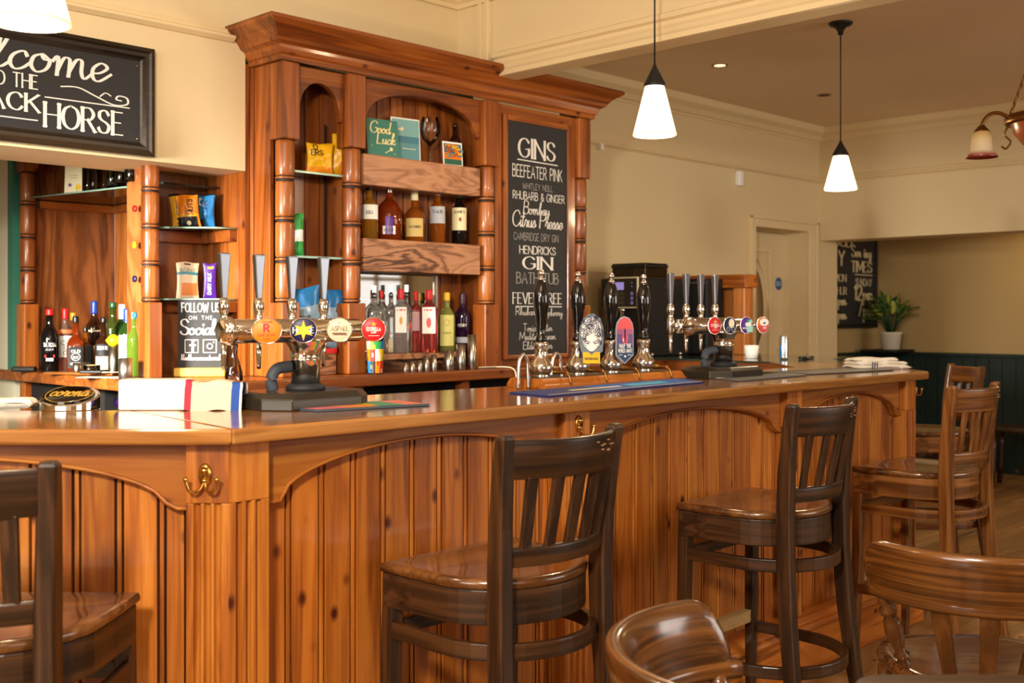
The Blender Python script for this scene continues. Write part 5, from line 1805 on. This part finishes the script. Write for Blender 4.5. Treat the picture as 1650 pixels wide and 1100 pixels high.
def bar_loft(b, path, smooth=False):
    """A squared bar through (x, y, z, half width, half depth) stations."""
    b.loft([[(x - w, y - d, z), (x + w, y - d, z), (x + w, y + d, z), (x - w, y + d, z)] for x, y, z, w, d in path], smooth)
    return b


def sweep_rect(b, pts, t, h, z, closed=False):
    return b.sweep([(-t / 2, z - h / 2), (t / 2, z - h / 2), (t / 2, z + h / 2), (-t / 2, z + h / 2)], [(x, y, 0) for x, y in pts], closed)


def make_stool(label, pos, rz, mz, mx, ms, worn=False):
    mc_ = stool_c if mz is stool_z else warm_c
    t = thing('bar_stool', label, 'bar stool', (pos[0], pos[1], 0), rz, 'slat backed bar stools')
    o = outline()
    ring = lambda k, z: [(x * k, y * k, z) for x, y in o]
    b = mb(ms)
    b.loft([ring(.96, .705), ring(.995, .712), ring(1, .72), ring(.985, .729), ring(.93, .731), ring(.8, .727), ring(.55, .72), ring(.25, .718), ring(.06, .718)])
    b.done('seat', t)
    b = mb(mc_)
    sweep_rect(b, outline(.93), .018, .078, .667, True)
    b.done('apron', t, bevel=.003)
    for s in (-1, 1):
        b = bar_loft(mb(mz), [(s * .207, .187, 0, .0135, .0135), (s * .199, .178, .36, .0175, .0175), (s * .194, .172, .708, .019, .019)])
        b.done('leg', t, bevel=.004)
    post = [(.204, -.225, 0, .0145, .018), (.19, -.195, .2, .017, .021), (.178, -.172, .4, .0185, .023), (.171, -.16, .58, .019, .024), (.169, -.157, .72, .019, .024), (.173, -.163, .85, .0185, .022), (.18, -.178, .98, .018, .019), (.184, -.188, 1.045, .0175, .0165), (.185, -.19, 1.055, .014, .012)]
    for s in (-1, 1):
        b = bar_loft(mb(mz), [(s * x, y, z, w, d) for x, y, z, w, d in post])
        b.done('leg', t, bevel=.005)

    def cx(u, half, bulge, y0):
        x = (u * 2 - 1) * half
        return x, y0 - bulge * (1 - (u * 2 - 1) ** 2)
    n = 18

    def curved_rail(name, z0, z1, half, bulge, y_lo, y_hi, th, mat):
        b = mb(mat)
        rings = []
        for k in range(n + 1):
            u = k / n
            x, ya = cx(u, half, bulge, y_lo)
            _, yb = cx(u, half, bulge, y_hi)
            d = (z1 - z0)
            rings.append([(x, ya - th / 2, z0), (x, ya + th / 2, z0), (x, yb + th / 2, z1 - .004), (x, yb + th / 4, z1), (x, yb - th / 4, z1), (x, yb - th / 2, z1 - .004)])
        b.loft(rings)
        return b.done(name, t, bevel=.003)
    cr = curved_rail('crest_rail', .957, 1.043, .178, .062, -.178, -.188, .02, mc_)
    if worn:
        w = mb(C('worn_scuff', (150, 116, 84), .7))
        r = random.Random(worn)
        for k in range(9):
            u = r.uniform(.62, .86)
            x, y = cx(u, .178, .062, -.188)
            z = r.uniform(1.0, 1.03)
            w.box(x - .004, x + .004, y - .0112, y - .0096, z, z + .0025)
        w.done('worn_scuff', cr)
    curved_rail('lower_back_rail', .762, .806, .165, .046, -.157, -.16, .02, mc_)
    for k in range(5):
        u = .14 + .18 * k
        x0, y0 = cx(u, .162, .046, -.16)
        x1, y1 = cx(u, .17, .06, -.181)
        b = bar_loft(mb(mz), [(x0, y0, .8, .0145, .006), ((x0 + x1) / 2, (y0 + y1) / 2, .88, .0155, .006), (x1, y1, .962, .0165, .006)])
        b.done('slat', t, bevel=.002)

    def ush(k, back):
        p = [(-.203 * k, .165), (-.205 * k, .06)]
        for q in range(17):
            a = PI * q / 16
            p.append((-.205 * k * math.cos(a), -.02 - back * math.sin(a)))
        return p + [(.205 * k, .06), (.203 * k, .165)]
    sweep_rect(mb(mc_), ush(1.0, .19), .018, .038, .575).done('bent_stretcher', t, bevel=.003)
    sweep_rect(mb(mc_), ush(1.06, .215), .018, .036, .265).done('bent_stretcher', t, bevel=.003)
    mb(mx).box(-.19, .19, .168, .188, .555, .592).done('front_rail', t, bevel=.003)
    fr = mb(mx).box(-.195, .195, .166, .19, .285, .325).done('foot_rail', t, bevel=.003)
    mb(worn_plate).box(-.17, .17, .1645, .1665, .287, .323).box(-.17, .17, .163, .191, .3245, .3275).done('worn_plate', fr)
    return t


worn_plate = plain('scuffed_foot_plate', (176, 142, 92), .5, metal=.2, noise=.35, nscale=60)
make_stool('dark bar stool facing the angled corner, cut by the picture edge', (.83, 2.213), -PI / 4, stool_z, stool_x, seat_w)
make_stool('dark bar stool before the pilaster with the middle brass hook', (1.868, 1.858), 0, stool_z, stool_x, seat_w, 3)
make_stool('dark bar stool with scuffed foot rail, second along the long bar front', (3.04, 1.858), 0.02, stool_z, stool_x, seat_w, 5)
make_stool('mid brown bar stool beside the far right corner of the bar', (4.185, 1.86), -.03, warm_z, warm_x, seat_w, 7)
make_stool('mid brown bar stool tucked behind the far end of the bar', (5.60, 2.47), PI / 4, warm_z, warm_x, seat_w)


# ------------------------------------------------------------------ low backed armchairs and table in the foreground
def make_armchair(label, pos, rz):
    t = thing('armchair', label, 'armchair', (pos[0], pos[1], 0), rz, 'low backed timber armchairs')
    n = 24
    o = []
    for k in range(28):
        a = 2 * PI * k / 28
        c, s = math.cos(a), math.sin(a)
        o.append((.235 * (abs(c) ** .7) * (1 if c > 0 else -1), .22 * (abs(s) ** .75) * (1 if s > 0 else -1)))
    ring = lambda k, z: [(x * k, y * k, z) for x, y in o]
    mb(arm_x).loft([ring(.9, .415), ring(.99, .425), ring(1, .44), ring(.97, .452), ring(.85, .45), ring(.5, .438), ring(.1, .436)]).done('seat', t)
    R = .285
    path = [(-R * math.cos(PI * (.02 + .96 * k / n)), -.01 - R * math.sin(PI * (.02 + .96 * k / n))) for k in range(n + 1)]
    b = mb(arm_c)
    rings = []
    m = len(path)
    for i, (x, y) in enumerate(path):
        q0, q1 = Vector(path[max(i - 1, 0)]), Vector(path[min(i + 1, m - 1)])
        d = (q1 - q0).normalized()
        nx, ny = d.y, -d.x
        w = .018
        rings.append([(x + nx * w * a, y + ny * w * a, .645 + h * .016) for a, h in ((-1, -.5), (-.7, -1), (.7, -1), (1, -.5), (1, .5), (.7, 1), (-.7, 1), (-1, .5))])
    b.loft(rings)
    b.done('arm_bow', t)
    b = mb(arm_c)
    rings = []
    nn = 34
    for k in range(nn + 1):
        u = k / nn
        a = PI * (.03 + .94 * u)
        e = min(u, 1 - u) / .065
        f = min(1, e) ** .5 if e < 1 else 1
        h = .05 + .1 * f
        dx, dy = -math.cos(a), -math.sin(a)
        z0 = .626
        sec = []
        for rr_, hh in ((-.016, 0), (.016, 0), (.024, .45), (.034, .8), (.034, .95), (.022, 1.0), (.004, .97), (-.006, .85), (-.014, .4)):
            rad = R + (rr_ + .012 * hh) * (.55 + .45 * f)
            sec.append((rad * dx, -.01 + rad * dy, z0 + hh * h))
        rings.append(sec)
    b.loft(rings)
    b.done('crest', t, sub=1)
    for k in range(5):
        a = PI * (.26 + .12 * k)
        x1, y1 = -R * math.cos(a), -.01 - R * math.sin(a)
        x0, y0 = x1 * .72, y1 * .72
        rings = []
        c, s = math.sin(a), -math.cos(a)
        for z, f in ((.44, .75), (.53, .9), (.63, 1.0)):
            q = (z - .44) / .19
            x, y = x0 + (x1 - x0) * q, y0 + (y1 - y0) * q
            w, d = .021 * f, .007
            tx, ty = c, s
            px, py = -ty, tx
            rings.append([(x - tx * w - px * d, y - ty * w - py * d, z), (x + tx * w - px * d, y + ty * w - py * d, z), (x + tx * w + px * d, y + ty * w + py * d, z), (x - tx * w + px * d, y - ty * w + py * d, z)])
        mb(arm_z).loft(rings, smooth=False).done('back_slat', t, bevel=.003)

    def turned_rod(x0, y0, z0, x1, y1, z1, r, name):
        pts, rad = [], []
        prof = [(0, .6), (.08, .8), (.14, .55), (.18, .95), (.22, .55), (.3, .75), (.5, 1.1), (.62, .95), (.7, .6), (.74, 1.0), (.79, 1.05), (.83, .6), (.9, .85), (1, .7)]
        for q, f in prof:
            pts.append((x0 + (x1 - x0) * q, y0 + (y1 - y0) * q, z0 + (z1 - z0) * q))
            rad.append(r * f)
        mb(arm_z).tube(pts, rad, 14).done(name, t)
    for s in (-1, 1):
        turned_rod(s * .2, -.03, .44, s * .275, -.075, .64, .021, 'arm_post')
        turned_rod(s * .25, .21, 0, s * .17, .15, .42, .026, 'leg')
        turned_rod(s * .24, -.24, 0, s * .16, -.15, .42, .026, 'leg')
        turned_rod(s * .225, .18, .17, s * .215, -.2, .17, .016, 'stretcher')
    turned_rod(-.215, 0, .17, .215, 0, .17, .016, 'stretcher')
    return t


def cam_pt(r, D):
    return (D * CA + r * SA, D * SA - r * CA)


RZC = -math.atan2(CA, SA)
make_armchair('brown armchair with slatted back beside the table edge, its back to the viewer', cam_pt(1.17, 2.78), RZC + .04)
make_armchair('amber armchair with glossy curved back in front of the scuffed stool', cam_pt(.49, 1.82), RZC - PI / 2 + .12)
tb = thing('pub_table', 'dark brown table top with rounded corner at the lower right', 'table', (*cam_pt(.95, 1.4), 0), RZC)
pts = []
for cx_, cy_, a0 in ((.42, .31, 0), (-.36, .31, 90), (-.36, -.31, 180), (.42, -.31, 270)):
    for k in range(7):
        a = math.radians(a0 + 15 * k)
        pts.append((cx_ + .06 * math.cos(a), cy_ + .06 * math.sin(a)))
mb(wood('table_top_timber', (40, 22, 10), (66, 38, 19), (84, 50, 26), axis='x', knots=0, rough=.5, coat=.05, fig=(30, 1.5), ring=12, ramp_=.1)).prism(pts, 'z', .712, .74).done('table_top', tb, bevel=.006)
mb(stool_z).lathe([(.05, .04), (.06, .1), (.035, .2), (.05, .4), (.03, .6), (.05, .69), (.12, .712)], (0, 0, 0), 20).done('pedestal', tb)
b = mb(stool_x)
for a in range(4):
    c, s = math.cos(a * PI / 2 + PI / 4), math.sin(a * PI / 2 + PI / 4)
    b.tube([(0, 0, .1), (.2 * c, .2 * s, .06), (.3 * c, .3 * s, .02)], [.03, .025, .02], 10)
b.done('foot', tb)

# ------------------------------------------------------------------ pendant lamps
opal_edge = plain('opal_glass_warm', (255, 236, 170), .3, emit=(255, 205, 100), estr=1.3)


def pendant(label, x, y, zb, h, r, zc, rose):
    t = thing('pendant_lamp', label, 'pendant lamp', (x, y, zb), 0, 'cone pendant lamps')
    sh = mb(opal).lathe([(r, 0), (r * .43, h), (r * .4, h), (r * .95, .004)], (0, 0, 0), 36, cap=False)
    for f in sh.b.faces:
        z = f.calc_center_median().z
    s = sh.done('shade', t)
    mb(opal_edge).lathe([(r * 1.004, .003), (r * 1.004, 0), (r * .95, -.001)], (0, 0, 0), 36, cap=False).done('shade_rim', s)
    ct = h + h * .42
    mb(black_matt).lathe([(r * .5, h - .004), (r * .49, h + .006), (.009, ct - .01), (.006, ct), (.001, ct)], (0, 0, 0), 28).done('lamp_cap', t)
    mb(black_matt).tube([(0, 0, ct - .004), (0, 0, zc - zb - .01)], .0032, 8).done('cord', t)
    if rose:
        mb(black_matt).lathe([(.012, -.06), (.016, -.04), (.03, -.022), (.055, -.012), (.06, -.003), (.06, 0)], (0, 0, zc - zb - .001), 24).done('ceiling_rose', t)
    mb(plain('lamp_bulb', (255, 255, 255), .3, emit=(255, 240, 210), estr=6)).ball((0, 0, h * .45), .028).done('bulb', t)
    l = lamp('pendant_light', 'POINT', (x, y, zb + .0), 16, WARM, .05)
    l.parent = t
    l.location = (0, 0, -.03)


pendant('cone pendant lamp hanging nearest the gin chalkboard at the opening', 3.354, 2.535, 1.986, .186, .082, ZC, True)
pendant('cone pendant lamp with black ceiling rose in the far room', 5.17, 2.74, 1.946, .172, .082, ZF, True)
pendant('cone pendant lamp above the welcome sign, cut by the picture edge', .918, 2.265, 1.900, .186, .082, ZC, True)

# brass chandelier
ch = thing('chandelier', 'aged brass chandelier with bell shades and amber bowl at the right edge', 'chandelier', (5.05, 1.70, 2.16))
mb(old_brass).lathe([(.155, -.02), (.172, -.02), (.178, -.01), (.176, .012), (.168, .02), (.155, .02)], (0, 0, 0), 36).done('ring', ch)
mb(plain('amber_marbled_glass', (190, 96, 40), .25, noise=.25, nscale=14, trans=.3)).lathe([(.155, -.01), (.14, -.06), (.1, -.11), (.05, -.14), (.001, -.15)], (0, 0, 0), 32, cap=False).done('bowl', ch)
bell_m, nt, p_ = new_mat('bell_glass_amber_to_red')
tc = N(nt, 'ShaderNodeTexCoord')
sx_ = N(nt, 'ShaderNodeSeparateXYZ')
nt.links.new(tc.outputs['Object'], sx_.inputs[0])
rp = N(nt, 'ShaderNodeValToRGB')
mr = N(nt, 'ShaderNodeMapRange')
mr.inputs['From Min'].default_value = -.17
mr.inputs['From Max'].default_value = -.04
nt.links.new(sx_.outputs['Z'], mr.inputs['Value'])
e = rp.color_ramp.elements
e[0].position, e[0].color = .06, srgb(150, 40, 20)
e[1].position, e[1].color = 1, srgb(190, 130, 40)
k_ = e.new(.22)
k_.color = srgb(226, 206, 176)
k_ = e.new(.6)
k_.color = srgb(222, 198, 150)
nt.links.new(mr.outputs[0], rp.inputs[0])
nt.links.new(rp.outputs[0], p_.inputs['Base Color'])
p_.inputs['Roughness'].default_value = .3
p_.inputs['Transmission Weight'].default_value = .15
for k in range(3):
    a = math.atan2(.7145, -.6997) + k * 2 * PI / 3
    c, s = math.cos(a), math.sin(a)
    P_ = lambda d, z: (d * c, d * s, z)
    arm = mb(old_brass).tube(_curve([P_(.165, 0), P_(.21, .022), P_(.25, .02), P_(.28, -.008), P_(.29, -.04)]), .008, 10).done('arm', ch)
    mb(old_brass).tube(_curve([P_(.175, -.03), P_(.19, -.07), P_(.165, -.1), P_(.185, -.13), P_(.205, -.12)]), .0045, 8).done('scroll', arm)
    mb(old_brass).lathe([(.012, .0), (.03, -.022), (.034, -.03), (.03, -.034)], P_(.29, -.03), 18).done('shade_holder', arm)
    bl = mb(bell_m).lathe([(.03, -.055), (.041, -.068), (.045, -.1), (.046, -.13), (.052, -.15), (.068, -.168), (.066, -.169), (.05, -.153), (.043, -.13)], P_(.29, 0), 28, cap=False).done('bell_shade', ch)
    pts = [Vector(P_(.165, .02)).lerp(Vector((0, 0, .47)), q / 11) for q in range(12)]
    b = mb(old_brass)
    for q in range(11):
        m0, d = (pts[q] + pts[q + 1]) / 2, (pts[q + 1] - pts[q])
        u1 = d.normalized()
        sd = u1.cross(Vector((0, 0, 1)) if q % 2 else Vector((c, s, 0)))
        sd.normalize()
        b.tube([m0 + u1 * math.cos(PI * w / 5) * d.length * .62 + sd * math.sin(PI * w / 5) * .0105 for w in range(10)], .0032, 5, closed=True)
    b.done('chain', ch)
mb(old_brass).lathe([(.01, .46), (.012, .5), (.008, .52), (.008, .6), (.04, .61), (.05, .627)], (0, 0, 0), 18).done('stem', ch)

# downlights, sensor
for (u, v, lb, m) in ((1160, 105, 'lit recessed downlight nearer the beam', plain('downlight_lit', (255, 240, 200), .3, emit=(255, 220, 150), estr=2.5)), (1328, 153, 'unlit dark recessed downlight further across the ceiling', black_matt)):
    q = W(u, v, Z=ZF)
    t = thing('downlight', lb, 'downlight', q, 0, 'recessed ceiling downlights')
    mb(old_brass).lathe([(.034, -.003), (.045, -.004), (.046, 0), (.034, .0)], (0, 0, 0), 28, cap=False).done('rim', t)
    mb(m).lathe([(.001, -.002), (.034, -.002)], (0, 0, 0), 24, cap=False).done('lens', t)
q = W(1187, 288, Y=4.44)
t = tag(mb(white_pl).box(-.03, .03, -.045, 0, -.055, .055).done('wall_sensor', bevel=.012, seg=3), 'small white sensor box on the far wall below the rail', 'sensor')
t.location = q
q = W(963, 237, Y=4.44)
t = tag(mb(white_pl).box(-.014, .014, -.04, 0, -.02, .02).done('rail_socket', bevel=.003), 'tiny white socket on the picture rail by the cabinet', 'socket')
t.location = q
q = W(1256, 457, Y=4.64)
t = thing('door_sticker', 'round blue notice on the cream door', 'sticker', (q.x, 4.648, q.z))
mb(C('sticker_blue', (20, 96, 160), .4)).lathe([(.001, -.002), (.05, -.002), (.05, 0)], (0, 0, 0), 28, axis='y', cap=False).done('disc', t)
mb(wht_p).flat(letters('FIRE DOOR', .013, 0, .004, .07, thin=.14, thick=.16) + letters('KEEP SHUT', .013, 0, -.016, .07, thin=.14, thick=.16), (0, -.003, 0), GX, UZ).done('lettering', t, recalc=False)

# ------------------------------------------------------------------ inner room: chalkboard, plant, stools
wc = thing('wall_chalkboard', 'black wall chalkboard with food times in the far inner room', 'chalkboard', (8.88, 4.648, 1.67))
part(mb(slate).box(8.4, 9.36, 4.625, 4.648, 1.23, 2.15), 'board', wc)
b = mb(black_matt)
for q in ((8.38, 9.38, 4.61, 4.648, 1.2, 1.235), (8.38, 9.38, 4.61, 4.648, 2.14, 2.17), (9.35, 9.38, 4.61, 4.648, 1.2, 2.17), (8.38, 8.41, 4.61, 4.648, 1.2, 2.17)):
    b.box(*q)
part(b, 'frame', wc, bevel=.004)
yl = plain('yellow_chalk', (214, 200, 160), .9)
b = mb(yl)
for s, h, cx_, z, w in (('FOOD', .085, 8.72, 1.90, .4), ('Serving', .1, 9.1, 1.82, .36), ('TIMES', .09, 9.1, 1.69, .38), ('Y', .12, 8.74, 1.74, .1), ('MON', .06, 8.72, 1.6, .2), ('THUR', .06, 8.72, 1.49, .22), ('9pm', .09, 8.72, 1.4, .2), ('5pm', .09, 8.72, 1.28, .2), ('SUNDAY', .06, 9.14, 1.57, .3), ('12pm', .12, 9.14, 1.45, .34), ('7pm', .13, 9.18, 1.31, .3)):
    b.flat(letters(s, h, cx_, z, w, thin=.08, thick=.2, gap=.08), (0, 4.623, 0), GX, UZ)
b.flat(line(8.98, 1.665, 9.3, 1.665, .008), (0, 4.623, 0), GX, UZ)
part(b, 'lettering', wc, recalc=False)
t = tag(mb(black_matt).box(-.22, .16, -.18, .14, 0, .022).done('corner_shelf', bevel=.004), 'small dark corner shelf under the potted plant', 'shelf')
t.location = (9.22, 4.45, .993)
pp = thing('potted_plant', 'leafy yellow green plant in a white pot in the far corner', 'plant', (9.13, 4.37, 1.016))
mb(C('white_pot', (226, 214, 196), .6)).lathe([(.06, 0), (.075, .004), (.09, .135), (.096, .138), (.096, .15), (.086, .15), (.084, .13), (.001, .13)], (0, 0, 0), 28, cap=False).done('pot', pp)
mb(C('potting_soil', (40, 28, 20), .9, bump=1)).lathe([(.001, .131), (.083, .13)], (0, 0, 0), 20, cap=False).done('soil', pp)
lg = [C('leaf_yellow_green', (176, 176, 70), .4, noise=.2, nscale=30), C('leaf_mid_green', (84, 116, 48), .4, noise=.2, nscale=30), C('leaf_deep_green', (40, 72, 36), .4)]
rnd = random.Random(12)
b = MB()
st = mb(lg[2])
for k in range(60):
    a = rnd.uniform(0, 2 * PI)
    tilt = rnd.uniform(.15, 1.25) if k > 8 else rnd.uniform(0, .35)
    L = rnd.uniform(.1, .17)
    h0 = rnd.uniform(.2, .36) * (1.1 - .35 * tilt)
    ba = Vector((math.cos(a) * .02, math.sin(a) * .02, .13))
    out = Vector((math.cos(a), math.sin(a), 0))
    tip0 = ba + Vector((0, 0, h0 * .75)) + out * (.04 + .09 * tilt * rnd.uniform(.5, 1))
    st.tube([ba, (ba + tip0) / 2 + Vector((0, 0, .02)), tip0], .003, 5)
    side = Vector((-math.sin(a), math.cos(a), 0))
    roll = rnd.uniform(-.5, .5)
    wd = L * rnd.uniform(.26, .36)
    d = (out * math.sin(tilt) + Vector((0, 0, 1)) * math.cos(tilt)).normalized()
    nrm = d.cross(side)
    sd = (side * math.cos(roll) + nrm * math.sin(roll))
    mi = 0 if rnd.random() < .45 else 1 if rnd.random() < .55 else 2

    def leaf(u, v):
        w = math.sin(PI * min(1, u ** .8)) * wd * (2 * v - 1)
        return tip0 + d * (L * u) + sd * w + Vector((0, 0, -1)) * (.35 * L * u * u * math.sin(tilt + .3)) + nrm * (abs(2 * v - 1) * .012)
    b.m(lg[mi])
    nu, nv = 7, 4
    V = [[b.b.verts.new(leaf(i / nu, j / nv)) for j in range(nv + 1)] for i in range(nu + 1)]
    for i in range(nu):
        for j in range(nv):
            if mi == 0:
                b.m(lg[0] if 0 < j < 3 else lg[1])
            b.face([V[i][j], V[i + 1][j], V[i + 1][j + 1], V[i][j + 1]], True)
b.done('foliage', pp, recalc=False)
st.done('stems', pp)


def low_stool(label, x, y, rz):
    t = thing('low_stool', label, 'stool', (x, y, 0), rz, 'low stools in the dark inner room')
    mb(stool_x).box(-.2, .2, -.2, .2, .43, .465).done('seat', t, bevel=.015)
    for sx in (-1, 1):
        for sy in (-1, 1):
            mb(stool_z).tube([(sx * .18, sy * .18, 0), (sx * .17, sy * .17, .14), (sx * .168, sy * .168, .18), (sx * .165, sy * .165, .3), (sx * .16, sy * .16, .43)], [.018, .026, .018, .028, .02], 12).done('leg', t)
    mb(stool_x).box(-.165, .165, -.012, .012, .13, .155).done('stretcher', t)


low_stool('low dark timber stool by the green boarding at the right edge', 8.75, 3.15, .2)
low_stool('second low dark stool beyond the first, cut by the picture edge', 9.05, 2.55, -.1)
lamp('inner_wall_light', 'POINT', (9.2, 2.95, 1.85), 6, (1, .72, .36), .08)
